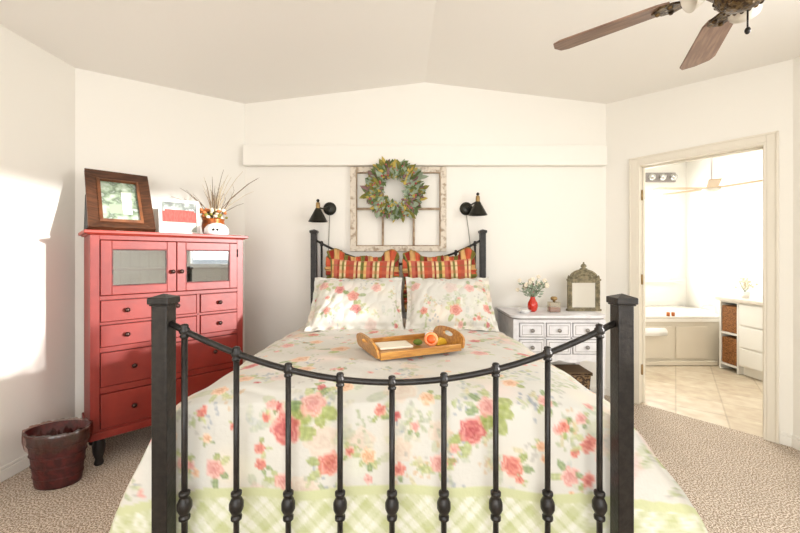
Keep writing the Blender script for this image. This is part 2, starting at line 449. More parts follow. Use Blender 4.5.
# counter things
bx_ = MB().b2(-.06, .06, -.06, .06, 0, .13).b2(-.03, .03, -.004, .004, .13, .16).build('tissue_box', 'ceramic', bevel=.01); bx_.location = (3.86, 3.72, .8415)
tag(bx_, 'white tissue box on the bathroom countertop', 'tissue box')
pv = thing('potted_flowers', 'small pale flowers in white pot at far end of bathroom counter', 'flowers', (3.86, 4.05, .8415))
MB().lathe([(.03, 0), (.045, .07), (.042, .07)], n=16).build('pot', 'ceramic', pv)
m = MB()
for k in range(26):
    a = random.uniform(0, 2*PI); r = random.uniform(.0, .10); z = random.uniform(.1, .22)
    m.ball((r*math.cos(a), r*math.sin(a), z), .013, 8)
m.build('blossoms', 'petal', pv)
m = MB()
for k in range(8):
    a = k*PI/4; m.tube([(0, 0, .065), (.04*math.cos(a), .04*math.sin(a), .13), (.07*math.cos(a), .07*math.sin(a), .19)], .0025, 5)
m.build('stems', 'leafsage', pv)
# light bar on far wall
lb_ = thing('bathroom_light_bar', 'metal light bar with round globes high on the bathroom wall', 'light fixture', (3.88, FY, 2.5))
MB().b2(-.24, .24, -.04, -.001, -.07, .07).build('backplate', 'nightedge', lb_, bevel=.01)
for x in (-.16, 0, .16):
    MB().ball((x, -.095, -.01), .052, 16).build('globe', 'chrome', lb_)
# bathroom fan
bf = thing('bathroom_ceiling_fan', 'pale beige ceiling fan hanging inside the bathroom', 'ceiling fan', (3.74, 4.35, 0))
MB().lathe([(.05, 2.858), (.05, 2.84), (.02, 2.81)]).tube([(0, 0, 2.82), (0, 0, 2.16)], .009).build('rod', 'nightedge', bf)
MB().lathe([(.03, 2.19), (.09, 2.17), (.09, 2.11), (.05, 2.08)]).build('motor', 'trim', bf)
for k, a in enumerate((178, 232, 120, 290)):
    b = MB().b2(.08, .66 if k < 2 else .5, -.055, .055, 2.125, 2.133).build('blade', 'beige', bf, bevel=.003)
    b.rotation_euler = (0, 0, math.radians(a))

# ------------------------------------------------------------------ BED
bedx = -.034
FYb, HYb = 1.225, 3.315
bed = thing('iron_bed', 'black iron bed frame with curved spindle headboard and footboard', 'bed', (bedx, 0, 0))
hw = .776
def post(x, y, top, w):
    p = MB().b2(x-w/2, x+w/2, y-w/2, y+w/2, 0, top-.026).build('bed_post', 'iron', bed, bevel=.003)
    c = w/2+.009
    MB().b2(x-c, x+c, y-c, y+c, top-.026, top-.004).b2(x-c+.004, x+c-.004, y-c+.004, y+c-.004, top-.032, top-.026).build('post_cap', 'iron', p, bevel=.004)
    MB().add([(x-c+.003, y-c+.003, top-.004), (x+c-.003, y-c+.003, top-.004), (x+c-.003, y+c-.003, top-.004), (x-c+.003, y+c-.003, top-.004), (x, y, top+.008)],
             [(0, 1, 4), (1, 2, 4), (2, 3, 4), (3, 0, 4), (3, 2, 1, 0)]).build('cap_point', 'iron', p)
    return p
for s in (-1, 1):
    post(s*hw+(.006 if s > 0 else 0), FYb, 1.168, .052); post(s*hw, HYb, 1.548, .052)
def rail(y, zend, zmid, name):
    pts = [(x, y, zmid+(zend-zmid)*(x/(hw-.02))**2) for x in np.linspace(-hw+.02, hw-.02, 41)]
    MB().tube(pts, .0105, 10).build(name, 'iron', bed)
    return lambda x: zmid+(zend-zmid)*(x/(hw-.02))**2
fr = rail(FYb, 1.075, .873, 'footboard_rail')
hr = rail(HYb, 1.452, 1.235, 'headboard_rail')
def lower(y, z, nm):
    MB().tube([(-hw+.02, y, z), (hw-.02, y, z)], .0105, 10).build(nm, 'iron', bed)
lower(FYb, .24, 'footboard_lower_rail'); lower(HYb, .50, 'headboard_lower_rail')
def spindle(x, y, zb, zt, zcast):
    sp = MB().tube([(x, y, zb), (x, y, zt)], .0098, 10).build('spindle', 'iron', bed)
    MB().lathe([(.010, -.026), (.0145, -.022), (.0145, -.016), (.0115, -.013), (.0165, -.006), (.0165, .006), (.0115, .012), (.0135, .016), (.010, .022), (.004, .024)], (x, y, zt), 12).build('rail_knuckle', 'iron', sp)
    k = zcast
    MB().lathe([(.010, k-.052), (.018, k-.046), (.018, k-.036), (.012, k-.032), (.017, k-.024), (.0235, k-.010), (.0235, k+.010), (.017, k+.024), (.012, k+.032), (.018, k+.036), (.018, k+.046), (.010, k+.052)], (x, y, 0), 12).build('casting', 'iron', sp)
for i in range(9):
    x = (i-4)*.1765
    spindle(x, FYb, .24, fr(x), .455)
    spindle(x, HYb, .50, hr(x), .70)
# ---------------- floral dye
CREAM = np.array([216, 213, 204.])
def paint_floral(U, V, fixed=(), dens=1., seed=3, ext=None, strength=1., rs=1.):
    r = np.random.default_rng(seed)
    n = len(U); C = np.tile(CREAM, (n, 1))
    u0, u1, v0, v1 = ext or (U.min(), U.max(), V.min(), V.max())
    area = (u1-u0)*(v1-v0)
    def near(cx, cy, rad):
        i = np.where((np.abs(U-cx) < rad) & (np.abs(V-cy) < rad))[0]; return i
    def blend(i, col, a):
        a = (a*strength)[:, None] if hasattr(a, '__len__') else a*strength
        C[i] = C[i]*(1-a)+np.array(col, float)*a
    def sstep(x, a, b):
        t = np.clip((x-a)/(b-a), 0, 1); return t*t*(3-2*t)
    def leaf(cx, cy, ang, L, wd, col, op=.85):
        i = near(cx, cy, L*1.2)
        if not len(i): return
        dx, dy = U[i]-cx, V[i]-cy
        a = dx*math.cos(ang)+dy*math.sin(ang); b = -dx*math.sin(ang)+dy*math.cos(ang)
        t = a/L
        w = wd*np.sqrt(np.clip(1-np.abs(t*2-1)**1.6, 0, 1))
        inside = (t > 0) & (t < 1)
        d = np.where(inside, 1-sstep(np.abs(b), w*.75, w+.0015), 0)
        vein = np.exp(-(b/(wd*.16))**2)*.35
        c = np.array(col, float)[None, :]*(1-vein[:, None])+np.array([210, 214, 160.])[None, :]*vein[:, None]
        c = c*(1-.12*np.sin(t*18)[:, None]*.5)
        aa = (d*op*strength)[:, None]; C[i] = C[i]*(1-aa)+c*aa
    def rose(cx, cy, R, kind, lf=True):
        pal = {0: ((172, 60, 66), (206, 104, 100), (240, 190, 176)), 1: ((206, 124, 120), (228, 164, 154), (244, 214, 202)),
               2: ((206, 140, 104), (236, 188, 150), (250, 228, 204)), 3: ((190, 82, 76), (218, 124, 110), (242, 196, 178))}[kind]
        if lf:
            a0 = r.uniform(0, 6.28)
            for k in range(r.integers(2, 5)):
                ang = a0+k*r.uniform(.7, 1.3)
                gc = [(146, 160, 92), (170, 180, 118), (124, 146, 96), (186, 190, 132)][r.integers(4)]
                leaf(cx+R*.75*math.cos(ang), cy+R*.75*math.sin(ang), ang, R*r.uniform(.9, 1.5), R*.38, gc)
        i = near(cx, cy, R*1.3)
        if not len(i): return
        dx, dy = U[i]-cx, (V[i]-cy)
        th = np.arctan2(dy, dx); ph = r.uniform(0, 6.28)
        q = np.hypot(dx, dy)/(R*(1+.09*np.sin(5*th+ph)+.05*np.sin(9*th+2*ph)))
        m = 1-sstep(q, .9, 1.05)
        w = .5+.5*np.sin(q*15+1.6*np.sin(3*th+ph+q*4)+th)
        t = np.clip(q*.62+w*.45-.1, 0, 1)[:, None]
        d, md, l = [np.array(c, float) for c in pal]
        c = np.where(t < .5, d+(md-d)*t*2, md+(l-md)*(t-.5)*2)
        aa = (m*.95*strength)[:, None]; C[i] = C[i]*(1-aa)+c*aa
    def dots(cx, cy, spread, k, col, rr):
        for _ in range(k):
            x, y = cx+r.normal(0, spread), cy+r.normal(0, spread)
            i = near(x, y, rr*1.6)
            if len(i):
                d = np.hypot(U[i]-x, V[i]-y); blend(i, col, (1-sstep(d, rr*.6, rr*1.2))*.75)
    # soft background sprays
    for _ in range(int(area*16*dens)):
        cx, cy = r.uniform(u0, u1), r.uniform(v0, v1)
        i = near(cx, cy, .16); 
        if len(i):
            d = np.hypot(U[i]-cx, V[i]-cy); blend(i, [(222, 222, 214), (236, 222, 200), (226, 228, 206), (246, 224, 214)][r.integers(4)], np.exp(-(d/.055)**2)*.55)
    for _ in range(int(area*7*dens)):
        k0 = strength; strength = k0*.32
        rose(r.uniform(u0, u1), r.uniform(v0, v1), r.uniform(.04, .075)*rs, int(r.choice([1, 2, 2])), True); strength = k0
    for _ in range(int(area*9*dens)):
        cx, cy = r.uniform(u0, u1), r.uniform(v0, v1); a = r.uniform(0, 6.28)
        for k in range(r.integers(3, 7)):
            leaf(cx+r.normal(0, .02), cy+r.normal(0, .02), a+k*.9, r.uniform(.04, .075)*rs, .014*rs, [(186, 192, 190), (200, 204, 184), (206, 200, 178), (176, 186, 160)][r.integers(4)], .5)
    for _ in range(int(area*34*dens)):
        cx, cy = r.uniform(u0, u1), r.uniform(v0, v1)
        dots(cx, cy, .022*rs, r.integers(5, 12), [(150, 158, 170), (178, 174, 166), (166, 176, 136), (210, 178, 140)][r.integers(4)], .007)
        if r.random() < .7:
            a = r.uniform(0, 6.28)
            for k in range(r.integers(2, 5)):
                leaf(cx+r.normal(0, .012), cy+r.normal(0, .012), a+k*1.1, r.uniform(.022, .045)*rs, .008*rs, [(160, 172, 118), (188, 194, 146), (176, 182, 160), (206, 196, 150)][r.integers(4)], .7)
    for _ in range(int(area*20*dens)):
        rose(r.uniform(u0, u1), r.uniform(v0, v1), r.uniform(.012, .02)*rs, int(r.choice([1, 1, 2, 3, 0])), r.random() < .5)
    for _ in range(int(area*5.0*dens)):
        cx, cy, R = r.uniform(u0, u1), r.uniform(v0, v1), r.uniform(.028, .044)*rs
        if any(math.hypot(cx-f[0], cy-f[1]) < f[2]+R+.03 for f in fixed): continue
        rose(cx, cy, R, int(r.choice([0, 1, 1, 2, 3])))
    for f in fixed:
        for la in f[4:]:
            ang, LL = la
            leaf(f[0]+f[2]*.7*math.cos(ang), f[1]+f[2]*.7*math.sin(ang), ang, LL, LL*.36, (150, 162, 84))
        rose(f[0], f[1], f[2], f[3])
    return C

# ---------------- comforter
aW, Y0, ZT = .80, 1.305, .775
Y1 = 3.10
def ztop(x, y):   # x relative to bed centre
    t = (y-Y0)/(Y1-Y0)
    z = ZT+.012-.03*t
    e = np.clip(1-(aW-np.abs(x))/.16, 0, 1)
    ef = np.clip(1-(y-Y0)/.14, 0, 1)
    z = z+.022*(1-(x/aW)**2)-.035*e**2-.035*ef**2*(1-e*.3)
    z = z+.010*np.sin(x*7.5+1+.8*np.sin(y*3))*np.sin(y*6+.6)+.005*np.sin(x*19+y*5)*np.sin(y*15+x*4)
    tb_ = np.clip((y-2.2)/.8, 0, 1)
    z = z+tb_*(.008*np.sin(y*34+3*np.sin(x*5))+.004*np.sin(x*27+y*11))
    return z
sp_s = np.array([0, .04, .10, .20, .32, .44, .56, .68, .80, .90])
out_s = np.array([0, .036, .068, .115, .180, .235, .280, .315, .345, .365])
def mkdrop(outs, s):
    dr = [0.]
    for i in range(1, len(s)):
        ds, do = s[i]-s[i-1], outs[i]-outs[i-1]
        dr.append(dr[-1]+math.sqrt(max(ds*ds-do*do, 1e-8)))
    return np.array(dr)
def sm_interp(x, xp, fp):
    xs = np.linspace(xp[0], xp[-1], 400); ys = np.interp(xs, xp, fp)
    k = np.hanning(41); k /= k.sum(); yp = np.concatenate([2*ys[0]-ys[20:0:-1], ys, 2*ys[-1]-ys[-2:-22:-1]])
    return np.interp(x, xs, np.convolve(yp, k, 'valid'))
out_f = np.array([0, .010, .014, .016, .018, .020, .022, .024, .026, .028])
nx, ny = 264, 236
xs = np.linspace(-aW, aW, nx); ys = np.linspace(Y1, Y0, ny)
# perimeter: left side (head->foot), foot (left->right), right side (foot->head) following the top grid's rim
TX, TY_ = np.meshgrid(xs, ys, indexing='ij')          # index i*ny+j
TZ = ztop(TX, TY_)
topv = np.stack([TX, TY_, TZ], -1).reshape(-1, 3)
per = [(0, j) for j in range(ny)]+[(i, ny-1) for i in range(1, nx)]+[(nx-1, j) for j in range(ny-2, -1, -1)]
pidx = np.array([i*ny+j for i, j in per]); P = topv[pidx]; npz = len(per)
dP = np.r_[0, np.cumsum(np.linalg.norm(np.diff(P[:, :2], axis=0), axis=1))]
side = np.zeros(npz); side[:ny] = -1; side[ny-1+nx-1:] = 1
ns = 104; S = np.linspace(0, .86, ns)[1:]
SS = np.tile(S, (npz, 1)); PP = np.tile(dP[:, None], (1, ns-1))
Ls, Lf = Y1-Y0, 2*aW
o_side = sm_interp(S, sp_s, out_s); d_side = sm_interp(S, sp_s, mkdrop(out_s, sp_s))
o_foot = sm_interp(S, sp_s, out_f); d_foot = sm_interp(S, sp_s, mkdrop(out_f, sp_s))
o_side[:] -= o_side[0]*.0
# weight: 1 on sides, on the foot blends: outward displacement in x grows near the corners
xn = P[:, 0]/aW
isfoot = side == 0
wx = np.where(isfoot, np.sign(xn)*np.clip((np.abs(xn)-.80)/.20, 0, 1)**1.7, side)
wl = np.where(P[:, 0] < 0, .84, 1.36)*(1-np.clip((P[:, 1]-1.9)/.8, 0, 1)**1.2*.85)
wy = np.where(isfoot, 1.0, np.clip(1-(P[:, 1]-Y0)/.10, 0, 1))
X = P[:, 0][:, None]+(wx*wl)[:, None]*o_side[None, :]
Yy = P[:, 1][:, None]-wy[:, None]*o_foot[None, :]
wd = np.abs(wx)[:, None]
drop = (1-wd)*d_foot[None, :]+wd*d_side[None, :]
Z = P[:, 2][:, None]-drop
fold = (np.clip((SS-.10)/.5, 0, 1)**1.3)
wave = np.sin(PP*11+1.3*np.sin(PP*3.1))*.022+np.sin(PP*23+1)*.008
sgn = np.where(isfoot, 0, side)[:, None]
hd = (1-np.clip((P[:, 1]-2.2)/.5, 0, 1)*.8)[:, None]
X = X+sgn*fold*wave*hd
Yy = Yy+np.where(isfoot, 1., 0)[:, None]*(-fold*wave*.35+.010*np.clip(SS/.12, 0, 1)*(np.sin(PP*13+.5+.9*np.sin(SS*9))+.5*np.sin(PP*5.3+SS*6)))
Yy = np.maximum(Yy, 1.262)*np.where(isfoot, 1, 1)[:, None]
# lower hem floats just above the carpet
Z = np.maximum(Z, .012+.004*np.sin(PP*9))
skv = np.stack([X, Yy, Z], -1)                          # npz x (ns-1)
allv = np.concatenate([topv, skv.reshape(-1, 3)])
I, J = np.meshgrid(np.arange(nx-1), np.arange(ny-1), indexing='ij')
qt = np.stack([I*ny+J, I*ny+J+1, (I+1)*ny+J+1, (I+1)*ny+J], -1).reshape(-1, 4)
base_i = len(topv); cols_i = np.concatenate([pidx[:, None], base_i+np.arange(npz*(ns-1)).reshape(npz, ns-1)], 1)
qs = np.stack([cols_i[:-1, :-1], cols_i[:-1, 1:], cols_i[1:, 1:], cols_i[1:, :-1]], -1).reshape(-1, 4)
# cloth coordinates
cu = np.concatenate([topv[:, 0], (P[:, 0][:, None]+wx[:, None]*SS).ravel()])
cv = np.concatenate([topv[:, 1]-Y0, ((P[:, 1]-Y0)[:, None]-np.where(isfoot, 1., 0)[:, None]*SS).ravel()])
def px2uv(x, y):
    zt_ = .79; d = (CAMH-zt_)*F/(y-HY)
    if d >= Y0: return ((x-CX)*d/F-bedx, d-Y0)
    d = 1.285; z = CAMH-(y-HY)*d/F
    return ((x-CX)*d/F-bedx, -(.775-z))
RS = [(286, 427, 15, 0, 2.6), (311, 402, 13, 1), (260, 447, 6, 3), (261, 463, 6, 3), (213, 468, 10, 1), (329, 463, 12, 3), (380, 412, 6, 3), (349, 453, 5, 3),
      (368, 457, 8, 2), (399, 472, 7, 3), (199, 413, 5, 3), (220, 390, 8, 2), (473, 432, 14, 0), (489, 408, 11, 1), (439, 465, 9, 1), (512, 464, 11, 3),
      (564, 421, 6, 3), (427, 397, 8, 2), (582, 414, 6, 1), (570, 470, 10, 1), (590, 476, 8, 3), (245, 380, 9, 2), (345, 388, 9, 2), (545, 395, 7, 1),
      (232, 425, 4, 3), (540, 440, 5, 2), (455, 450, 5, 1), (300, 360, 10, 2), (480, 355, 9, 1), (340, 350, 10, 2), (510, 385, 8, 2), (270, 405, 6, 1), (415, 430, 5, 1), (205, 438, 5, 2)]
fixed = []
for q in RS:
    u, v = px2uv(q[0], q[1]); d = Y0+v if v > 0 else 1.285
    R = q[2]*d/F
    lv = ()
    if q[:2] == (286, 427): lv = ((-.1, .07), (.6, .075), (1.2, .05))
    if q[:2] == (489, 408): lv = ((-.3, .07), (-1.0, .085), (.3, .07), (-1.6, .06))
    if q[:2] == (311, 402): lv = ((-.5, .075), (-1.1, .06))
    if q[:2] == (473, 432): lv = ((3.6, .05), (.8, .05))
    fixed.append((u, v, R, q[3])+lv)
fixed.append((.99, .06, .05, 0, (-1.2, .07), (2.4, .06))); fixed.append((1.04, .30, .04, 1)); fixed.append((-.96, .10, .04, 1)); fixed.append((-1.0, .32, .035, 3))
rgb = paint_floral(cu, cv, fixed, 1.45, 5, (-1.2, 1.2, -.35, 1.85), .86)
# hem border: green band then a diagonal plaid
sfull = np.concatenate([np.zeros(len(topv)), SS.ravel()]); pfull = np.concatenate([np.zeros(len(topv)), PP.ravel()])
swx = np.concatenate([np.zeros(len(topv)), np.abs(np.repeat(wx, ns-1))]); swc = np.concatenate([np.zeros(len(topv)), np.repeat(wx, ns-1)])
SB = .295+.10*np.clip(swx, 0, 1)
pfull = pfull+swc*sfull*.75
# corner loosens the border line
band = (sfull > SB) & (sfull < SB+.036)
pl = sfull >= SB+.036
def stripes(t, per_, w, soft=.004):
    q = np.abs(((t/per_) % 1)-.5)*per_
    return 1-np.clip((q-w/2)/soft, 0, 1)
a_, b_ = (pfull*1.0+sfull)/1.414, (pfull-sfull)/1.414
g = .34*stripes(a_, .104, .036)+.34*stripes(b_, .104, .036)+.25*stripes(a_+.052, .104, .006, .003)+.25*stripes(b_+.052, .104, .006, .003)+.12*stripes(a_+.03, .046, .012)+.12*stripes(b_+.03, .046, .012)
plaid = np.array([232, 231, 218.])[None, :]*(1-g[:, None])+np.array([186, 192, 134.])[None, :]*g[:, None]
rgb[pl] = plaid[pl]; rgb[band] = np.array([206, 209, 164.])
MCL = attr_mat('quilted_floral_cotton', .85, .2, 45)
cf = mesh_obj('comforter', allv, np.concatenate([qt, qs]), MCL, None, rgb)
cf.location = (bedx, 0, 0)
sd = cf.modifiers.new('thick', 'SOLIDIFY'); sd.thickness = .008; sd.offset = -1
tag(cf, 'floral rose-print comforter with green plaid border covering the bed', 'comforter')

# ---------------- pillows
def pillow(name, w, h, t, fn, mtl, flange=0., seed=0, label='', cat='pillow', group=None, loc=(0, 0, 0), rot=(0, 0, 0), nu=120, nv=84, p=3.2):
    r = random.Random(seed)
    u = np.linspace(-1, 1, nu); v = np.linspace(-1, 1, nv)
    U, V = np.meshgrid(u, v, indexing='ij')
    ph = r.uniform(0, 6)
    fu, fv = 1-2*flange/w, 1-2*flange/h
    uu = np.clip(np.abs(U)/fu, 0, 1); vv = np.clip(np.abs(V)/fv, 0, 1)
    th = t/2*np.sqrt(np.clip((1-uu**p)*(1-vv**p), 0, 1))
    sag = 1-.07*np.abs(np.sin(0))*0
    # rounded pinched outline
    X = U*w/2*(1-.045*(1-np.abs(V)**2)*np.abs(U)**2); Zz = V*h/2*(1-.07*(1-np.abs(U)**2)*np.abs(V)**2)
    wr = .006*np.sin(9*U+4*V+ph)*np.sin(6*V+ph)+.004*np.sin(17*U-7*V+ph)
    wr = wr*np.clip(th/(t*.2), 0, 1)
    fl = .008*np.sin(22*U+ph)*np.sin(15*V)*(th < .004)
    Yf = -th-.0035-np.abs(wr)*1.0*np.sign(th)+fl; Yb = th+.0035+fl
    front = np.stack([X, Yf, Zz], -1).reshape(-1, 3); back = np.stack([X, Yb, Zz], -1).reshape(-1, 3)
    N = nu*nv
    I, J = np.meshgrid(np.arange(nu-1), np.arange(nv-1), indexing='ij')
    q1 = np.stack([I*nv+J, (I+1)*nv+J, (I+1)*nv+J+1, I*nv+J+1], -1).reshape(-1, 4)
    q2 = q1[:, ::-1]+N
    rim = [i*nv for i in range(nu)]+[(nu-1)*nv+j for j in range(1, nv)]+[i*nv+nv-1 for i in range(nu-2, -1, -1)]+[j for j in range(nv-2, 0, -1)]
    rim = np.array(rim); nr = np.roll(rim, -1)
    q3 = np.stack([rim, rim+N, nr+N, nr], -1)
    c = fn((U*w/2).ravel(), (V*h/2).ravel()); cc = np.concatenate([c, c])
    o = mesh_obj(name, np.concatenate([front, back]), np.concatenate([q1, q2, q3]), mtl, None, cc)
    o.location = loc; o.rotation_euler = rot
    tag(o, label, cat, group)
    return o
MPL = attr_mat('floral_pillow_cotton', .85, .15, 60)
for k, (xc, rz, lb) in enumerate(((-.318, .03, 'floral rose-print pillow below the left wall sconce'), (.405, -.02, 'floral rose-print pillow nearest the nightstand'))):
    pillow('floral_pillow', (.70, .665)[k], .50, .16, lambda U, V, k=k: paint_floral(U, V, [(-.02+.05*k, -.0-.12*k, .045, 3), (.15, .08, .04, 1), (-.2, -.12, .03, 3), (-.26, .12, .04, 1)], 1.7, 21+k, None, .72, 1.0),
           MPL, .035, k, lb, 'pillow', 'floral pillows on the bed', (bedx+xc*.965, 2.71, .955), (-.76, 0, rz), 170, 100)
def plaidfn(U, V):
    t = (U+.4)
    seq = [(176, 84, 66), (222, 188, 138), (140, 54, 44), (232, 206, 158), (104, 108, 52), (226, 190, 120), (196, 106, 88), (160, 64, 50), (222, 196, 150), (128, 120, 64), (236, 208, 164), (190, 84, 60)]
    ws = [.038, .022, .016, .024, .026, .022, .034, .02, .022, .02, .016, .03]
    cum = np.r_[0, np.cumsum(ws)]; tot = cum[-1]
    idx = np.searchsorted(cum, t % tot, side='right')-1; idx = np.clip(idx, 0, len(seq)-1)
    c = np.array(seq, float)[idx]
    tv = (V+.4); g = stripes(tv, .11, .026)
    g2 = stripes(tv+.055, .11, .014)
    c = c*(1-.4*g[:, None])+np.array([216, 120, 84.])*.4*g[:, None]
    c = c*(1-.35*g2[:, None])+np.array([120, 110, 60.])*.35*g2[:, None]
    return c
MPP = attr_mat('plaid_cotton', .9, .15, 80)
def ruffle(parent, w, h, rw, seed):
    r = random.Random(seed)
    n = 520; m = 8; pts = []; cols = []
    Lp = 2*(w+h)
    k = 11.
    for i in range(n):
        s = i/n*Lp
        if s < w: x, z, nx_, nz = -w/2+s, -h/2, 0, -1
        elif s < w+h: x, z, nx_, nz = w/2, -h/2+(s-w), 1, 0
        elif s < 2*w+h: x, z, nx_, nz = w/2-(s-w-h), h/2, 0, 1
        else: x, z, nx_, nz = -w/2, h/2-(s-2*w-h), -1, 0
        # blend normals round the corners
        cxn, czn = x/(w/2), z/(h/2)
        e1 = max(0, (abs(cxn)-.86)/.14); e2 = max(0, (abs(czn)-.8)/.2)
        if e1 > 0 and e2 > 0:
            vx, vz = math.copysign(e1, cxn), math.copysign(e2, czn); l = math.hypot(vx, vz); nx_, nz = vx/l, vz/l
        px_ = x*(1-.045*(1-czn**2)*abs(cxn)); pz_ = z*(1-.07*(1-cxn**2)*abs(czn))
        for j in range(m):
            t = j/(m-1)
            wv = t*(.020*math.sin(s*2*PI*k*2.0)+.010*math.sin(s*2*PI*k*3.3+1))
            rad = rw*t*(1+.14*math.sin(s*31))
            pts.append((px_+nx_*(rad-.008)+abs(nz)*t*.006*math.sin(s*130), wv, pz_+nz*(rad-.008)+(.055*t*math.sin(PI*min(1, max(0, abs(cxn)-.55)/.6)) if czn > .8 else 0)))
            q = (s % .15)/.15
            c = (214, 170, 110) if q < .3 else (150, 52, 38) if q < .5 else (120, 116, 56) if q < .72 else (204, 96, 66)
            if t > .86: c = (146, 128, 64)
            cols.append(c)
    o = grid_obj('ruffle', np.array(pts, float), n, m, MPP, parent, np.array(cols, float), True)
    s_ = o.modifiers.new('thick', 'SOLIDIFY'); s_.thickness = .003
    return o
for k, (xc, lb) in enumerate(((-.319, 'ruffled red and olive plaid pillow on the left half of the headboard'), (.369, 'ruffled red and olive plaid pillow on the right half of the headboard'))):
    pw = pillow('plaid_pillow', .58, .42, .13, plaidfn, MPP, 0., 5+k, lb, 'pillow', 'plaid pillows against the headboard', (bedx+xc, 3.175, 1.07), (-.10, .03*(1-2*k), 0), 150, 60)
    ruffle(pw, .58, .42, .050, k)

# ---------------- tray on bed
tr = thing('wooden_tray', 'honey wooden serving tray with raised handles on the comforter', 'tray', (.04, 1.93, .812), math.radians(24))
tl, tw_ = .45, .32
MB().b2(-tl/2, tl/2, -tw_/2, tw_/2, 0, .010).build('tray_bottom', 'traywood', tr, bevel=.002)
for s in (-1, 1):
    y = s*(tw_/2-.006); MB().b2(-tl/2, tl/2, y-.006, y+.006, .010, .035).build('side_wall', 'traywood', tr, bevel=.002)
def endpanel(x, tilt):
    # arched end with a hand hole
    N = 24; outer = []; hole = []
    for k in range(N):
        t = 2*PI*k/N; c, s_ = math.cos(t), math.sin(t)
        hole.append((.050*c*(1 if abs(c) < .8 else 1), .058+.013*s_))
        if s_ >= -1e-9: outer.append(((tw_/2+.004)*math.copysign(abs(c)**.8, c), .030+.062*abs(s_)**.8))
        else: outer.append(((tw_/2+.004)*math.copysign(abs(c)**.35, c), .030-.028*abs(s_)**.35))
    vs = []
    for a in (-.006, .006):
        vs += [(a, p[0], p[1]) for p in outer]+[(a, p[0], p[1]) for p in hole]
    fs = []
    for k in range(N):
        j = (k+1) % N
        fs += [(k, j, N+j, N+k), (2*N+k, 3*N+k, 3*N+j, 2*N+j), (k, 2*N+k, 2*N+j, j), (N+k, N+j, 3*N+j, 3*N+k)]
    o = MB().add(vs, fs).build('handle_panel', 'traywood', tr, bevel=.0015)
    o.location = (x, 0, .002); o.rotation_euler = (0, tilt, 0)
endpanel(-tl/2-.006, -.22); endpanel(tl/2+.006, .22)
def on_tray(x, y, z=.0105):
    return tr.matrix_basis @ Vector((x, y, z))
tr_m = Matrix.Translation((.04, 1.93, .812)) @ Matrix.Rotation(math.radians(24), 4, 'Z')
def TP(x, y, z=.011): return tr_m @ Vector((x, y, z))
o = thing('orange_candle_dish', 'round orange dish candle standing in the wooden tray', 'candle', TP(.10, -.055))
MB().lathe([(.018, 0), (.034, .006), (.037, .02), (.030, .028), (.022, .024)], (0, 0, .037), rot=(1.25, 0, 0)).build('outer_ring', 'orangelight', o)
MB().lathe([(.024, 0), (.024, .022), (.012, .028), (.001, .029)], (0, -.004, .037), rot=(1.25, 0, 0)).build('center', 'orange', o)
o = thing('citrus_wedge', 'yellow citrus wedge near the right tray handle', 'fruit', TP(.175, -.03), .6)
MB().prism([(.035*math.cos(t), .035*math.sin(t)) for t in np.linspace(0, PI, 12)], -.012, .012, 'xz').build('flesh', 'yellow', o, bevel=.002)
o = MB().ball((0, 0, .016), .02, 14, (1.3, .8, .8)).build('green_fig', 'green'); o.location = TP(.05, .0)
tag(o, 'small green fruit left of the orange candle in the tray', 'fruit')
o = MB().b2(-.09, .09, -.065, .065, 0, .012).build('folded_napkin', 'cream', bevel=.004); o.location = TP(-.08, .03); o.rotation_euler = (0, 0, .3)
tag(o, 'folded cream napkin lying in the wooden tray', 'napkin')
o = MB().lathe([(.012, 0), (.018, .01), (.018, .04), (.008, .05)], n=16).build('small_white_jar', 'ceramic'); o.location = TP(.15, .07)
tag(o, 'small white jar at the back right corner of the tray', 'jar')

# ------------------------------------------------------------------ RED CABINET
CW, CD = .911, .45
cab = thing('red_cabinet', 'distressed coral red cabinet with two glass doors and many drawers', 'cabinet', (-1.895, 2.187, 0), PI/4)
zb_, zt_ = .176, 1.437
m = MB()
m.b2(0, .02, .02, CD, zb_, zt_).b2(CW-.02, CW, .02, CD, zb_, zt_).b2(.02, CW-.02, CD-.015, CD, zb_, zt_)
m.b2(.02, CW-.02, .02, CD-.015, 1.035, 1.055).b2(.02, CW-.02, .02, CD-.015, zb_, zb_+.02).b2(.02, CW-.02, .02, CD-.015, 1.415, 1.437)
cabody = m.build('body', 'red', cab, bevel=.002)
MB().b2(.021, CW-.021, CD-.02, CD-.0155, 1.056, 1.414).b2(.021, CW-.021, .10, CD-.03, 1.056, 1.06).build('lining', 'cabin', cab)
m = MB()
for k in range(15): m.b2(.03+k*.0575, .03+k*.0575+.052, CD-.026, CD-.0205, 1.062, 1.412)
m.build('beadboard_back', mat('grey_beadboard', (176, 178, 172), .6), cab, bevel=.002)
MB().b2(.022, CW-.022, .05, CD-.03, 1.21, 1.222).build('shelf', 'red', cab, bevel=.002)
MB().b2(-.004, .0, .0, .0, 0, 0)
# face frame
m = MB()
m.b2(0, .045, 0, .02, zb_, zt_).b2(CW-.045, CW, 0, .02, zb_, zt_)
xA, xB = .045, CW-.045
rows = [(.738, .878), (.894, 1.032)]
for z0, z1 in ((zb_, .235), (.452, .492), (.708, .738), (.878, .894), (1.032, 1.058), (1.408, zt_)): m.b2(xA, xB, 0, .02, z0, z1)
colx = [(xA, .313), (.333, .583), (.603, xB)]
for x in (.313, .583): m.b2(x, x+.02, 0, .02, .738, 1.032)
m.build('face_frame', 'red', cab, bevel=.002)
MB().b2(-.004, CW+.004, -.012, -.0005, zb_, .222).b2(-.012, -.0005, 0, CD, zb_, .222).b2(CW+.0005, CW+.012, 0, CD, zb_, .222).build('base_molding', 'red', cab, bevel=.004)
MB().b2(-.03, CW+.03, -.03, CD+.01, 1.445, 1.466).b2(-.015, CW+.015, -.015, CD+.005, 1.4375, 1.445).build('top', 'redtop', cab, bevel=.005)
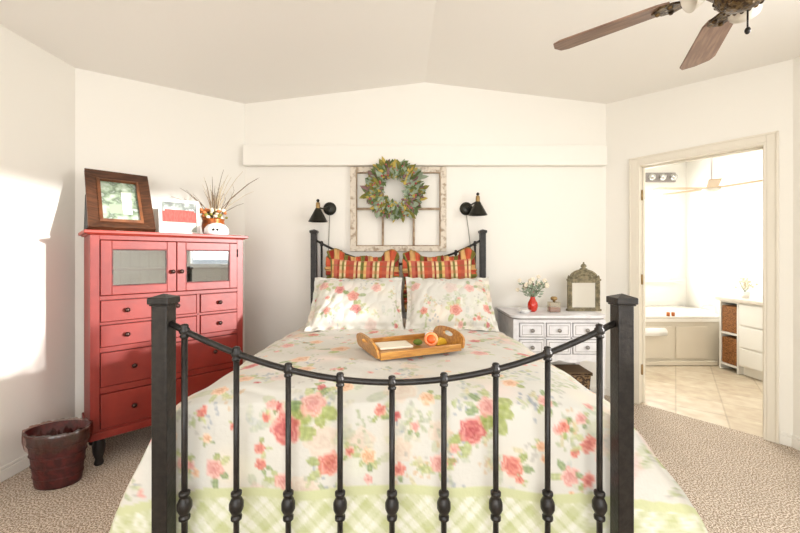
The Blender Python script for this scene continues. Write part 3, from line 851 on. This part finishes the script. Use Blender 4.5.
def knob(parent, x, z, y=-.012):
    MB().lathe([(.007, 0), (.006, .010), (.014, .016), (.015, .022), (.009, .028), (.001, .029)], (x, y, z), 14, rot=(PI/2, 0, 0)).build('knob', 'knob', parent)
def drawer(x0, x1, z0, z1, knobs):
    g = .004
    d = MB().b2(x0+g, x1-g, -.010, .018, z0+g, z1-g).build('drawer', 'red', cab, bevel=.003)
    MB().b2(x0, x1, .0125, .0165, z0, z1).build('gap_shadow_board', 'worn_gap', d)  # dark board paints the shade into the gap around the drawer front
    for k in knobs: knob(d, k, (z0+z1)/2, -.010)
for z0, z1 in rows:
    for x0, x1 in colx: drawer(x0, x1, z0, z1, [(x0+x1)/2])
drawer(xA, xB, .492, .708, [.215, .700]); drawer(xA, xB, .235, .452, [.215, .700])
for k, (x0, x1) in enumerate(((xA+.003, CW/2-.002), (CW/2+.002, xB-.003))):
    d = MB().frame(x0, x1, 1.062, 1.404, .055, -.012, .012).build('door', 'red', cab, bevel=.003)
    MB().b2(x0+.05, x1-.05, -.002, .002, 1.112, 1.354).build('glass', 'cabglass', d)
    gx0, gx1 = x0+.055, x1-.055
    MB().frame(gx0, gx1, 1.117, 1.349, .007, -.009, -.003).build('glazing_bead', 'worn_gap', d)
    knob(d, CW/2+(-.026 if k == 0 else .026), 1.20, -.012)
    if k == 1: MB().tube([(x1+.001, -.014, 1.30), (x1+.001, -.014, 1.36)], .005, 8).build('hinge', 'knob', d)
for x in (.045, CW-.045):
    for y in (.05, CD-.05):
        MB().lathe([(.020, 0), (.026, .012), (.018, .04), (.030, .075), (.034, .12), (.028, .15), (.034, zb_)], (x, y, .001), 16).build('leg', 'darkleg', cab)
cm = Matrix.Translation((-1.895, 2.187, 0)) @ Matrix.Rotation(PI/4, 4, 'Z')
def CP(x, y, z=1.4665): return cm @ Vector((x, y, z))
# large brown frame, leaning
pf = thing('picture_frame', 'wide brown wooden picture frame leaning on the red cabinet', 'picture frame', CP(.172, .085), rot=(-.60, 0, PI/4))
w2, hh, fw = .176, .505, .078
m = MB()
def mitre(m, x0, x1, z0, z1, fw, yo, yi, yb):
    O = [(x0, z0), (x1, z0), (x1, z1), (x0, z1)]; In = [(x0+fw, z0+fw), (x1-fw, z0+fw), (x1-fw, z1-fw), (x0+fw, z1-fw)]
    for k in range(4):
        j = (k+1) % 4
        vs = [(O[k][0], yo, O[k][1]), (O[j][0], yo, O[j][1]), (In[j][0], yi, In[j][1]), (In[k][0], yi, In[k][1]),
              (O[k][0], yb, O[k][1]), (O[j][0], yb, O[j][1]), (In[j][0], yb, In[j][1]), (In[k][0], yb, In[k][1])]
        m.add(vs, [(0, 1, 2, 3), (7, 6, 5, 4), (0, 4, 5, 1), (3, 2, 6, 7), (0, 3, 7, 4), (1, 5, 6, 2)])
mitre(m, -w2, w2, .008, hh, fw*.76, -.030, -.012, 0); m.build('outer_molding', 'woodframe', pf)
m = MB(); mitre(m, -w2+fw*.76, w2-fw*.76, .008+fw*.76, hh-fw*.76, .018, -.018, -.024, 0); m.build('inner_lip', 'woodlip', pf)
iw = w2-fw*.76-.018; iz0, iz1 = .008+fw*.76+.018, hh-fw*.76-.018
def pic_mat(name, kind):
    m, nt, p = new_mat(name)
    tc = nt.nodes.new('ShaderNodeTexCoord'); n = nt.nodes.new('ShaderNodeTexNoise'); n.inputs['Scale'].default_value = 14; n.inputs['Detail'].default_value = 6
    nt.links.new(tc.outputs['Object'], n.inputs['Vector'])
    r = nt.nodes.new('ShaderNodeValToRGB'); e = r.color_ramp.elements
    cs = {'a': [(.38, (196, 204, 194)), (.5, (150, 166, 142)), (.58, (96, 112, 90)), (.66, (188, 196, 188))],
          'sky': [(.4, (196, 200, 196)), (.5, (126, 134, 126)), (.58, (96, 102, 96)), (.62, (186, 190, 186))],
          'field': [(.4, (158, 168, 154)), (.55, (186, 192, 180)), (.7, (132, 144, 120))]}[kind]
    e[0].position, e[0].color = cs[0][0], (*lin(cs[0][1]), 1); e[1].position, e[1].color = cs[-1][0], (*lin(cs[-1][1]), 1)
    for p_, c in cs[1:-1]:
        x = e.new(p_); x.color = (*lin(c), 1)
    nt.links.new(n.outputs['Fac'], r.inputs[0]); nt.links.new(r.outputs[0], p.inputs['Base Color']); p.inputs['Roughness'].default_value = .3
    return m
pr = MB().b2(-iw, iw, -.006, -.002, iz0, iz1).build('print', pic_mat('pale_landscape', 'a'), pf)
MB().b2(.01, iw*.62, -.0075, -.0062, iz0+.06, iz1-.09).build('pale_house', 'white', pr)
MB().b2(-iw*.62, .008, -.0075, -.0062, iz0+.06, iz0+.14).build('garden_patch', 'leafsage', pr)
# easel strut behind
MB().prism([(.004, .03), (.004, .30), (.020, .30), (.235, .172), (.06, .055)], -w2-.002, -w2+.15, 'yz').build('easel_back', 'black', pf)
# small white framed barn print
wf = thing('barn_picture', 'small white framed picture of a red barn on the cabinet', 'picture frame', CP(.525, .20), rot=(-.12, 0, PI/4))
MB().frame(-.135, .135, .0, .265, .022, -.014, 0).build('frame', 'white', wf, bevel=.003)
MB().b2(-.113, .113, -.004, -.001, .022, .243).build('sky_print', pic_mat('print_sky', 'sky'), wf)
MB().b2(-.112, .112, -.0055, -.0042, .095, .175).b2(-.095, .10, -.0056, -.0043, .175, .188).build('barn', 'paint_red', wf)
MB().b2(-.112, .112, -.0055, -.0042, .022, .094).build('field', pic_mat('print_field', 'field'), wf)
# copper pot with twigs
cp = thing('copper_pot_arrangement', 'copper pot of dry twigs and cream buds on the cabinet', 'arrangement', CP(.775, .255))
MB().lathe([(.055, 0), (.078, .03), (.085, .08), (.078, .125), (.085, .14), (.078, .142), (.06, .12), (.001, .11)], n=24).build('pot', 'copper', cp)
m = MB(); mp_ = MB(); rr = random.Random(4)
ends = []
for k in range(34):
    a = rr.uniform(0, 2*PI); sp = rr.uniform(.10, .34) if rr.random() < .6 else rr.uniform(.02, .16); hgt = rr.uniform(.14, .40)
    c, s_ = math.cos(a), math.sin(a)*.6
    pts = [(.03*c, .03*s_, .115), (sp*.4*c, sp*.4*s_, .13+hgt*.5), (sp*.85*c, sp*.85*s_, .14+hgt*.85), (sp*c*1.1, sp*s_*1.1, .14+hgt)]
    (m if k % 3 else mp_).tube(pts, [.0032, .0026, .0018, .001], 5)
    ends.append(pts)
    if k % 2 == 0:
        q = Vector(pts[1]); (m if k % 3 else mp_).tube([q, q+Vector((.05*c-.02, .05*s_, .07)), q+Vector((.07*c-.05, .05*s_, .12))], [.002, .0015, .001], 4)
m.build('dark_twigs', 'twig', cp); mp_.build('pale_twigs', 'twigpale', cp)
mb1, mb2, mb3 = MB(), MB(), MB()
for k in range(70):
    a = rr.uniform(0, 2*PI); r_ = rr.uniform(.02, .105); z = rr.uniform(.14, .215)
    (mb1, mb2, mb1, mb3)[k % 4].ball((r_*math.cos(a), r_*math.sin(a)*.9, z), rr.uniform(.010, .019), 8, (1, 1, .8))
mb1.build('cream_buds', 'bud', cp)['kind'] = 'stuff'; mb2.build('orange_buds', 'budorange', cp)['kind'] = 'stuff'; mb3.build('green_sprigs', 'leafolive', cp)['kind'] = 'stuff'
gh = thing('white_dome_ornament', 'white domed ceramic ornament with two black dots on the cabinet', 'ornament', CP(.745, .085))
MB().lathe([(.078, 0), (.088, .02), (.084, .05), (.062, .08), (.03, .094), (.001, .097)], n=28).build('dome', 'ceramic', gh)
m = MB()
for a in (-.42-.02, -.42-.30+.02):
    pass
for off in (-.16, .16):
    t = math.atan2(-2.9, 1.15)+off   # facing the bed foot
    m.ball((.082*math.cos(t), .082*math.sin(t), .038), .0105, 10)
m.build('dots', 'black', gh)

# ------------------------------------------------------------------ WASTE BIN
wb = thing('waste_bin', 'dark red oval waste bin with clear liner by the cabinet', 'waste bin', (-1.985, 2.08, 0), .05)
prof = [(.72, .002), (.74, .02), (.80, .10), (.88, .20), (.97, .29), (1.02, .298), (1.02, .31), (.96, .31), (.86, .2), (.70, .02), (.001, .015)]
MB().lathe([(r*.158, z) for r, z in prof], n=48, sy=.70).build('bucket', 'bin', wb)
m = MB()
for z in (.06, .12, .18, .24):
    f = .74+(z-.02)*.85
    pts = [(f*.158*math.cos(t), f*.158*.70*math.sin(t), z) for t in np.linspace(0, 2*PI, 49)]
    m.tube(pts, .0035, 6, False)
m.build('weave_rings', 'bin', wb)
n = 90; m_ = 9; V_ = []
for i in range(n):
    t = 2*PI*i/n; wv = .006*math.sin(13*t)+.005*math.sin(29*t+1)
    prof2 = [(.84, .16), (.90, .25), (.97, .305), (1.0, .322), (1.045, .318), (1.06, .30), (1.06, .27), (1.02, .235+wv), (1.0, .22+wv)]
    for j, (r, z) in enumerate(prof2):
        rr_ = (r+wv*(.6 if j < 4 else 1.6)*2)*.158
        V_.append((rr_*math.cos(t), rr_*.70*math.sin(t), z+wv*.4))
grid_obj('liner', np.array(V_), n, m_, M['liner'], wb, None, True)
MB().lathe([(.02, 0), (.035, .01), (.03, .03), (.001, .035)], (-.10, .0, .2), 7).build('crumpled_paper', 'cream', wb) if False else None

# ------------------------------------------------------------------ OLD WINDOW SASH + WREATH
fx0, fx1 = (350-CX)*3.36/F, (446.5-CX)*3.36/F
fz1, fz0 = CAMH+(HY-166)*3.36/F, CAMH+(HY-251.5)*3.36/F
ow = thing('vintage_window_sash', 'chipped cream six pane window sash hung above the bed', 'wall decor', ((fx0+fx1)/2, BY, fz0))
hwid, hgt = (fx1-fx0)/2, fz1-fz0
fz1c = min(hgt, bz0-.004-fz0)
MB().frame(-hwid, hwid, 0, fz1c, .055, -.04, -.002, .05).build('sash_frame', 'oldpaint', ow, bevel=.004)
MB().frame(-hwid+.052, hwid-.052, .047, fz1c-.047, .012, -.033, -.01).build('inner_stop', 'oldwood', ow)
zm = fz1c*.505
m = MB().b2(-hwid+.055, hwid-.055, -.034, -.008, zm-.010, zm+.010)
for x in (-.145, .145):
    m.b2(x-.010, x+.010, -.033, -.009, .05, zm-.010).b2(x-.010, x+.010, -.033, -.009, zm+.010, fz1c-.05)
m.build('muntins', 'oldwood', ow, bevel=.002)
wc = W(394.5, 190, 3.31)
wr = thing('leafy_wreath', 'round wreath of sage, olive and plum leaves on the old sash', 'wreath', (wc.x, BY-.068, wc.z))
pts = [(.18*math.cos(t), 0, .18*math.sin(t)) for t in np.linspace(0, 2*PI, 49)]
MB().tube(pts, .022, 8, False).build('twig_ring', 'twig', wr)
groups = {k: MB() for k in ('leafsage', 'leafgreen', 'leafolive', 'leafyellow', 'leafplum')}
rr = random.Random(9)
for k in range(760):
    a = rr.uniform(0, 2*PI)
    seg = int(a*7)
    key = rr.choice(['leafsage', 'leafsage', 'leafgreen', 'leafgreen', 'leafolive', 'leafyellow', 'leafplum']) if rr.random() < .7 else ['leafgreen', 'leafyellow', 'leafsage', 'leafplum', 'leafolive', 'leafsage', 'leafgreen', 'leafsage'][(seg*5) % 8]
    r0 = .18+rr.uniform(-.05, .05)
    out = rr.choice([1, 1, -1])
    d = Vector((math.cos(a)*out, rr.uniform(-.9, .05), math.sin(a)*out))+Vector((-math.sin(a), 0, math.cos(a)))*rr.uniform(-1.1, 1.1)
    d.normalize(); Ln = (rr.uniform(.05, .095) if k % 6 else rr.uniform(.09, .135))*(1 if out > 0 else .6); wd_ = Ln*rr.uniform(.16, .26)
    p0 = Vector((r0*math.cos(a), rr.uniform(-.030, -.012), r0*math.sin(a)))
    s_ = d.cross(Vector((rr.uniform(-.5, .5), -1, rr.uniform(-.5, .5)))).normalized()*wd_
    nn = d.cross(s_).normalized()*wd_*.35
    p = [p0, p0+d*Ln*.35+s_+nn, p0+d*Ln*.35-s_+nn, p0+d*Ln*.7+s_*.75, p0+d*Ln*.7-s_*.75, p0+d*Ln-nn, p0+d*Ln*.35-nn*.3, p0+d*Ln*.7-nn*.3]
    groups[key].add(p, [(0, 1, 6), (0, 6, 2), (1, 3, 7, 6), (6, 7, 4, 2), (3, 5, 7), (7, 5, 4)])
for k, g_ in groups.items():
    o = g_.build({'leafsage': 'sage_leaves', 'leafgreen': 'green_leaves', 'leafolive': 'olive_leaves', 'leafyellow': 'yellow_leaves', 'leafplum': 'plum_leaves'}[k], k, wr)
    o['kind'] = 'stuff'
m = MB()
for k in range(34):
    a = rr.uniform(0, 2*PI); r0 = .19+rr.uniform(-.05, .06)
    m.ball((r0*math.cos(a), rr.uniform(-.06, -.035), r0*math.sin(a)), rr.uniform(.007, .011), 8)
m.build('berries', 'berry', wr)['kind'] = 'stuff'

# ------------------------------------------------------------------ SCONCES
def sconce(px, py, sx, lbl, ang, dz=0.):
    c = W(px, py, 3.38)
    t = thing('wall_sconce', lbl, 'wall lamp', (c.x, BY, c.z), group='black cone sconces')
    MB().lathe([(.062, .001), (.062, .010), (.055, .020), (.03, .026), (.012, .028)], n=28, rot=(PI/2, 0, 0)).build('backplate', 'shade', t)
    hx, hy, hz = sx*.085, -.12, .055+dz
    arm = [(0, -.02, 0), (sx*.01, -.06, .005), (sx*.04, -.10, .03+dz*.7), (hx, hy, hz)]
    MB().tube(arm, .007, 8).build('arm', 'shade', t)
    sh = bpy.data.objects.new('shade_head', None)
    MB().lathe([(.018, .012), (.020, -.005), (.03, -.02), (.034, -.03), (.085, -.125), (.087, -.129), (.082, -.127), (.030, -.033), (.001, -.03)], (hx, hy, hz), 28).build('lamp_shade', 'shade', t)
    MB().lathe([(.001, .052), (.017, .045), (.02, .02), (.02, .0), (.022, -.016), (.014, -.022)], (hx, hy, hz), 18).build('socket', 'brass', t)
    MB().ball((hx, hy, hz+.063), .015, 12).tube([(hx, hy, hz+.045), (hx, hy, hz+.063)], .007, 8).build('switch_knob', 'shade', t)
    cx_ = ang
    MB().tube([(0, -.012, -.058), (cx_*.3, -.008, -.2), (cx_*.7, -.006, -.45), (cx_, -.006, -.75), (cx_, -.006, -1.2)], .0035, 6).build('cord', 'cord', t)
    return t
sconce(329.5, 208.5, -1, 'black cone wall sconce left of the hanging window sash', -.02, -.06)
sconce(466.5, 208.5, 1, 'black cone wall sconce right of the hanging window sash', .07)

# ------------------------------------------------------------------ NIGHTSTAND
nx0, nx1, ny0, ny1, nz = .90, 1.645, 2.90, 3.37, .83
ns_ = thing('nightstand', 'grey-white painted nightstand with rows of small drawers beside the bed', 'nightstand', (nx0, ny0, 0))
NW, ND = nx1-nx0, ny1-ny0
# curved corner top
def top_outline(e):
    pts = [(-e, ND+e*0), (-e, .07)]
    for t in np.linspace(PI, 1.5*PI, 8): pts.append((.07-e*.0+ (.07+e)*math.cos(t), .07+(.07+e)*math.sin(t)))
    for t in np.linspace(1.5*PI, 2*PI, 8): pts.append((NW-.07+(.07+e)*math.cos(t), .07+(.07+e)*math.sin(t)))
    pts += [(NW+e, ND)]
    return pts
MB().prism(top_outline(.022), nz-.022, nz, 'xy').build('top', 'nightpaint', ns_, bevel=.005)
MB().prism([(x, y) for x, y in top_outline(.008)], nz-.034, nz-.0225, 'xy').build('top_molding', 'nightedge', ns_, bevel=.003)
zbtm = .485
m = MB().b2(0, .02, .03, ND, zbtm, nz-.035).b2(NW-.02, NW, .03, ND, zbtm, nz-.035).b2(.02, NW-.02, ND-.015, ND, zbtm, nz-.035).b2(.02, NW-.02, .03, ND-.015, zbtm, zbtm+.012)
m.build('case', 'nightpaint', ns_, bevel=.002)
dx = [(.045, .250), (.262, .463), (.475, NW-.045)]
dz = [(.650, .770), (.512, .636)]
m = MB().b2(0, .045, .008, .03, zbtm, nz-.035).b2(NW-.045, NW, .008, .03, zbtm, nz-.035)
m.b2(.045, NW-.045, .008, .03, .770, nz-.035).b2(.045, NW-.045, .008, .03, .636, .650).b2(.045, NW-.045, .008, .03, zbtm, .512)
for a, b in ((.250, .262), (.463, .475)): m.b2(a, b, .008, .03, .512, .77)
m.build('face_frame', 'nightpaint', ns_)
for z0, z1 in dz:
    for a, b in dx:
        MB().b2(a, b, .024, .028, z0, z1).build('drawer_recess', 'nightedge', ns_)
        d = MB().b2(a+.007, b-.007, .0, .0235, z0+.007, z1-.007).build('drawer', 'nightpaint', ns_, bevel=.004)
        MB().frame(a+.022, b-.022, z0+.022, z1-.022, .004, -.0015, .0).build('panel_line', 'nightedge', d)
        MB().lathe([(.007, 0), (.006, .01), (.016, .016), (.015, .024), (.001, .028)], ((a+b)/2, -.0002, (z0+z1)/2), 14, rot=(PI/2, 0, 0)).build('knob', 'greyknob', d)
# scalloped apron
out = [(.045, zbtm-.0005), (NW-.045, zbtm-.0005)]
for x in np.linspace(NW-.045, .045, 37):
    q = (x-.045)/(NW-.09); out.append((x, zbtm-.02-.022*abs(math.cos(q*PI*3))))
MB().prism(out, .012, .026, 'xz').build('apron', 'nightpaint', ns_)
for x in (.026, NW-.026):
    for y in (.036, ND-.03):
        MB().box((x, y, zbtm/2), (.036, .036, zbtm-.002), None, 1.35).build('leg', 'nightpaint', ns_, bevel=.003)
MB().b2(.0, NW, .02, ND, .13, .148).build('lower_shelf', 'nightpaint', ns_, bevel=.002)
def NP(x, y, z=nz+.0005): return Vector((nx0+x, ny0+y, z))
# basket + books beneath
o = thing('dark_basket', 'dark woven basket on the lower shelf of the nightstand', 'basket', NP(.56, .22, .1485))
MB().prism([(-.11, 0), (.11, 0), (.125, .17), (-.125, .17)], -.11, .11, 'xz').build('basket_body', mat('dark_weave', (70, 50, 36), .8, rgb2=(150, 120, 84), scale=45, fac=(.48, .56)), o, bevel=.01)
MB().frame(-.13, .13, .160, .185, .006, -.12, .12).build('rim', 'twig', o)
mb = MB().box((0, 0, .05), (.2, .16, .1)).build('pink_bundle', mat('pink_cloth', (220, 130, 110), .9, rgb2=(236, 206, 180), scale=18), bevel=.03); mb.location = NP(.33, .2, .1485)
tag(mb, 'folded pink patterned cloth on the nightstand lower shelf', 'cloth')
# red vase with flowers
rv = thing('red_vase', 'small red vase of cream flowers on the nightstand', 'vase', NP(.225, .20))
MB().lathe([(.022, 0), (.034, .012), (.044, .045), (.040, .075), (.024, .105), (.018, .118), (.024, .128), (.020, .128), (.014, .115), (.001, .1)], n=28).build('vase_body', 'redvase', rv)
rr = random.Random(12); ms, mp2, ml = MB(), MB(), MB()
for k in range(17):
    a = rr.uniform(0, 2*PI); sp = rr.uniform(.02, .16); h = rr.uniform(.18, .31)
    e_ = Vector((sp*math.cos(a), sp*.7*math.sin(a), h))
    ms.tube([(0, 0, .11), (e_.x*.3, e_.y*.3, .11+(h-.11)*.5), e_], .0018, 5)
    for j in range(5):
        b = 2*PI*j/5; mp2.ball((e_.x+.010*math.cos(b), e_.y-.006, e_.z+.010*math.sin(b)), .009, 8, (1, .5, 1))
    for j in range(6):
        q = Vector((e_.x*(.3+.1*j), e_.y*.5, .13+.02*j)); d = Vector((rr.uniform(-1, 1), rr.uniform(-1, 0), rr.uniform(0, 1))).normalized(); s_ = d.cross(Vector((0, 1, .2))).normalized()*.009
        ml.add([q, q+d*.02+s_, q+d*.045, q+d*.02-s_], [(0, 1, 2, 3)])
ms.build('stems', 'leafgreen', rv); mp2.build('blossoms', 'petal', rv)['kind'] = 'stuff'; ml.build('leaves', 'leafsage', rv)['kind'] = 'stuff'
m = MB()
for k in range(6):
    a = rr.uniform(0, 2*PI); m.ball((.09*math.cos(a), -.02, .2+.03*math.sin(a)+.02*k/3), .010, 8)
m.build('plum_buds', 'leafplum', rv)['kind'] = 'stuff'
# glass jar
gj = thing('perfume_bottle', 'square glass bottle of amber liquid between red vase and mirror', 'bottle', NP(.40, .18))
MB().b2(-.042, .042, -.026, .026, .003, .042).build('liquid', 'amber', gj, bevel=.004)
MB().b2(-.047, .047, -.031, .031, 0, .085).build('glass_body', 'jarglass', gj, bevel=.006)
MB().lathe([(.012, .085), (.012, .098), (.026, .104), (.028, .122), (.016, .132), (.001, .133)], n=16).build('stopper', 'brass', gj)
# white dish
wd2 = MB().lathe([(.03, 0), (.035, .006), (.055, .022), (.052, .022), (.03, .009), (.001, .008)], n=24).build('white_dish', 'ceramic'); wd2.location = NP(.13, .13)
tag(wd2, 'small white dish at the bed side of the nightstand top', 'dish')
so = MB().b2(-.03, .03, -.02, .02, 0, .018).build('soap_bar', 'ceramic', bevel=.008); so.location = NP(.13, .13, nz+.0105)
tag(so, 'white bar lying in the small white dish', 'soap')
# ornate mirror
om = thing('ornate_mirror', 'small weathered arched-top mirror with finial on the nightstand', 'mirror', NP(.682, .24), 0)
mw, mh = .137, .275
m = MB().frame(-mw, mw, 0, mh, .032, -.018, .012, .03)
m.b2(-mw-.008, mw+.008, -.026, .02, 0, .018).b2(-mw-.006, mw+.006, -.024, .014, mh-.012, mh+.004)
for s in (-1, 1):
    for k in range(11): m.ball((s*(mw-.014), -.019, .035+k*.021), .010, 8)
    m.lathe([(.010, 0), (.008, .02), (.001, .034)], (s*(mw-.006), -.004, mh+.004), 10)
m.build('carved_frame', 'mirrorframe', om, bevel=.003)
arch = [(-mw+.012, mh+.004)]+[((mw-.012)*-math.cos(t)*(1-.12*math.sin(t)), mh+.004+.085*math.sin(t)**.8) for t in np.linspace(.02, PI-.02, 24)]+[(mw-.012, mh+.004)]
MB().prism(arch, -.016, .010, 'xz').build('crest', 'mirrorframe', om, bevel=.003)
m = MB()
pts = [((mw-.03)*-math.cos(t), -.018, mh+.006+.066*math.sin(t)**.8) for t in np.linspace(.05, PI-.05, 24)]
m.tube(pts, .007, 8)
for k in range(7): m.ball((-.06+.02*k, -.018, mh+.02+.02*math.sin(PI*k/6)), .009, 8)
m.build('crest_carving', 'mirrorframe', om)
MB().lathe([(.028, 0), (.034, .008), (.014, .018), (.026, .03), (.018, .045), (.006, .055), (.008, .062), (.001, .07)], (0, -.003, mh+.083), 16).build('finial', 'mirrorframe', om)
MB().b2(-mw+.03, mw-.03, -.006, -.002, .028, mh-.03).build('mirror_glass', 'mirror', om)
MB().prism([(.012, .03), (.012, .22), (.018, .22), (.10, .0), (.09, .0)], -.02, .02, 'yz').build('back_strut', 'mirrorframe', om)

# ------------------------------------------------------------------ CEILING FAN
fcx, fcy, fz = 1.17, 1.235, 2.25
fan = thing('ceiling_fan', 'brown bladed ceiling fan with ornate bronze light kit', 'ceiling fan', (fcx, fcy, 0))
zceil = zc(fcx)
MB().lathe([(.07, zceil+.006), (.07, zceil-.035), (.03, zceil-.06)], n=20).tube([(0, 0, zceil-.02), (0, 0, fz+.12)], .013).build('downrod', 'fanmetal', fan)
MB().lathe([(.03, fz+.16), (.10, fz+.13), (.125, fz+.08), (.125, fz+.02), (.09, fz-.02), (.05, fz-.03)], n=28).build('motor_housing', 'fanmetal', fan)
MB().lathe([(.05, fz-.03), (.055, fz-.036), (.074, fz-.045), (.076, fz-.058), (.062, fz-.078), (.04, fz-.09), (.018, fz-.098), (.001, fz-.1)], n=28).build('light_kit', 'fanmetal', fan)
m = MB()
for k in range(18):
    a = 2*PI*k/18; m.ball((.073*math.cos(a), .073*math.sin(a), fz-.052), .008, 8); m.ball((.054*math.cos(a+.17), .054*math.sin(a+.17), fz-.081), .007, 8)
m.build('filigree', 'fanmetal', fan)
MB().tube([(.035, .02, fz-.085), (.036, .021, fz-.155)], .003, 6).ball((.036, .021, fz-.16), .009, 10, (1, 1, 1.4)).build('pull_chain', 'iron', fan)
for k in range(3):
    a = math.radians(165+120*k); c, s_ = math.cos(a), math.sin(a)
    R = Matrix.Rotation(a, 3, 'Z') @ Matrix.Rotation(1.95, 3, 'Y')
    MB().tube([(.06*c, .06*s_, fz-.045), (.088*c, .088*s_, fz-.012)], .012, 10).lathe([(.016, 0), (.024, .02), (.038, .05), (.048, .08), (.046, .08), (.034, .05), (.014, .005)], (.085*c, .085*s_, fz-.005), 18, rot=R).build('glass_shade', 'frost', fan)
for k in range(5):
    a = math.radians(62.8+77*k if k < 2 else 67.1+72*k)
    out = [(.20, -.045), (.24, -.058), (.58, -.070), (.612, -.055), (.624, 0), (.612, .055), (.58, .070), (.24, .058), (.20, .045)]
    b = MB().prism(out, -.004, .004, 'xy').build('blade', 'blade', fan, bevel=.002)
    b.location = (0, 0, fz); b.rotation_euler = Euler((math.radians(-12), 0, a), 'XYZ')
    ir = MB()
    ir.prism([(.08, -.015), (.15, -.018), (.19, -.05), (.23, -.045), (.26, 0), (.23, .045), (.19, .05), (.15, .018), (.08, .015)], -.012, -.0045, 'xy')
    for (qx, qy) in ((.2, -.03), (.2, .03), (.24, 0), (.16, 0), (.12, 0)): ir.ball((qx, qy, -.013), .010, 8)
    ir.build('blade_bracket', 'fanmetal', b)

# ------------------------------------------------------------------ items behind the viewer, seen in the cabinet glass
dp = thing('dark_picture', 'dark red picture on the right wall, seen in the cabinet glass', 'picture', (RX-.002, -.2, 1.36), -PI/2)
MB().b2(-.14, .14, -.014, 0, -.14, .14).build('canvas', 'dark', dp)

# ------------------------------------------------------------------ LIGHT
world = bpy.data.worlds.new('daylight'); sc.world = world; world.use_nodes = True
wn = world.node_tree; bg = wn.nodes['Background']
bg.inputs[0].default_value = (.86, .93, 1.0, 1); bg.inputs[1].default_value = 1.8

def area(name, loc, target, sx, sy, power, col):
    l = bpy.data.lights.new(name, 'AREA'); l.shape = 'RECTANGLE'; l.size = sx; l.size_y = sy; l.energy = power; l.color = col
    o = bpy.data.objects.new(name, l); COL.objects.link(o); o.location = loc
    d = Vector(target)-Vector(loc); o.rotation_euler = d.to_track_quat('-Z', 'Y').to_euler()
    return o
area('rear_fill_light', (.15, RY-.25, 1.4), (.15, 3, 1.3), 3.5, 1.9, 90, (1, .99, .975))  # added fill lamp behind the viewer, at the made-up rear window
area('side_window_daylight', (RX+.25, .8, 1.8), (-2, 1.4, 1.5), 1.5, 1.1, 45, (1, .98, .96))
area('bathroom_window_daylight', (3.3, FY+.25, 1.6), (3.3, 3, 1.3), 1.5, 1.2, 58, (1, .97, .92))
area('bathroom_fill', (3.2, 4.0, 2.84), (3.2, 4.0, 0), 1.0, 1.0, 26, (1, .95, .86))  # added fill panel under the bathroom ceiling, no fixture there
sun = bpy.data.lights.new('low_sun', 'SUN'); sun.energy = 6.8; sun.angle = math.radians(2.2); sun.color = (1, .97, .95)
so_ = bpy.data.objects.new('low_sun', sun); COL.objects.link(so_)
el = math.radians(6.2); h_ = Vector((-.94, .343, 0)).normalized()*math.cos(el); so_.rotation_euler = Vector((h_.x, h_.y, -math.sin(el))).to_track_quat('-Z', 'Y').to_euler()
so_.location = (6, 0, 3)

# ------------------------------------------------------------------ CAMERA
cam = bpy.data.cameras.new('camera'); co = bpy.data.objects.new('camera', cam); COL.objects.link(co)
co.location = (0, 0, CAMH); co.rotation_euler = (PI/2, 0, 0)
cam.sensor_width = 36; cam.lens = F*36/800; cam.shift_x = (400-CX)/800; cam.shift_y = (HY-266.5)/800; cam.clip_start = .02
sc.camera = co
vs_ = sc.view_settings
vs_.view_transform = 'Standard'; vs_.look = 'None'; vs_.gamma = 1; vs_.exposure = 0.08; vs_.use_curve_mapping = False
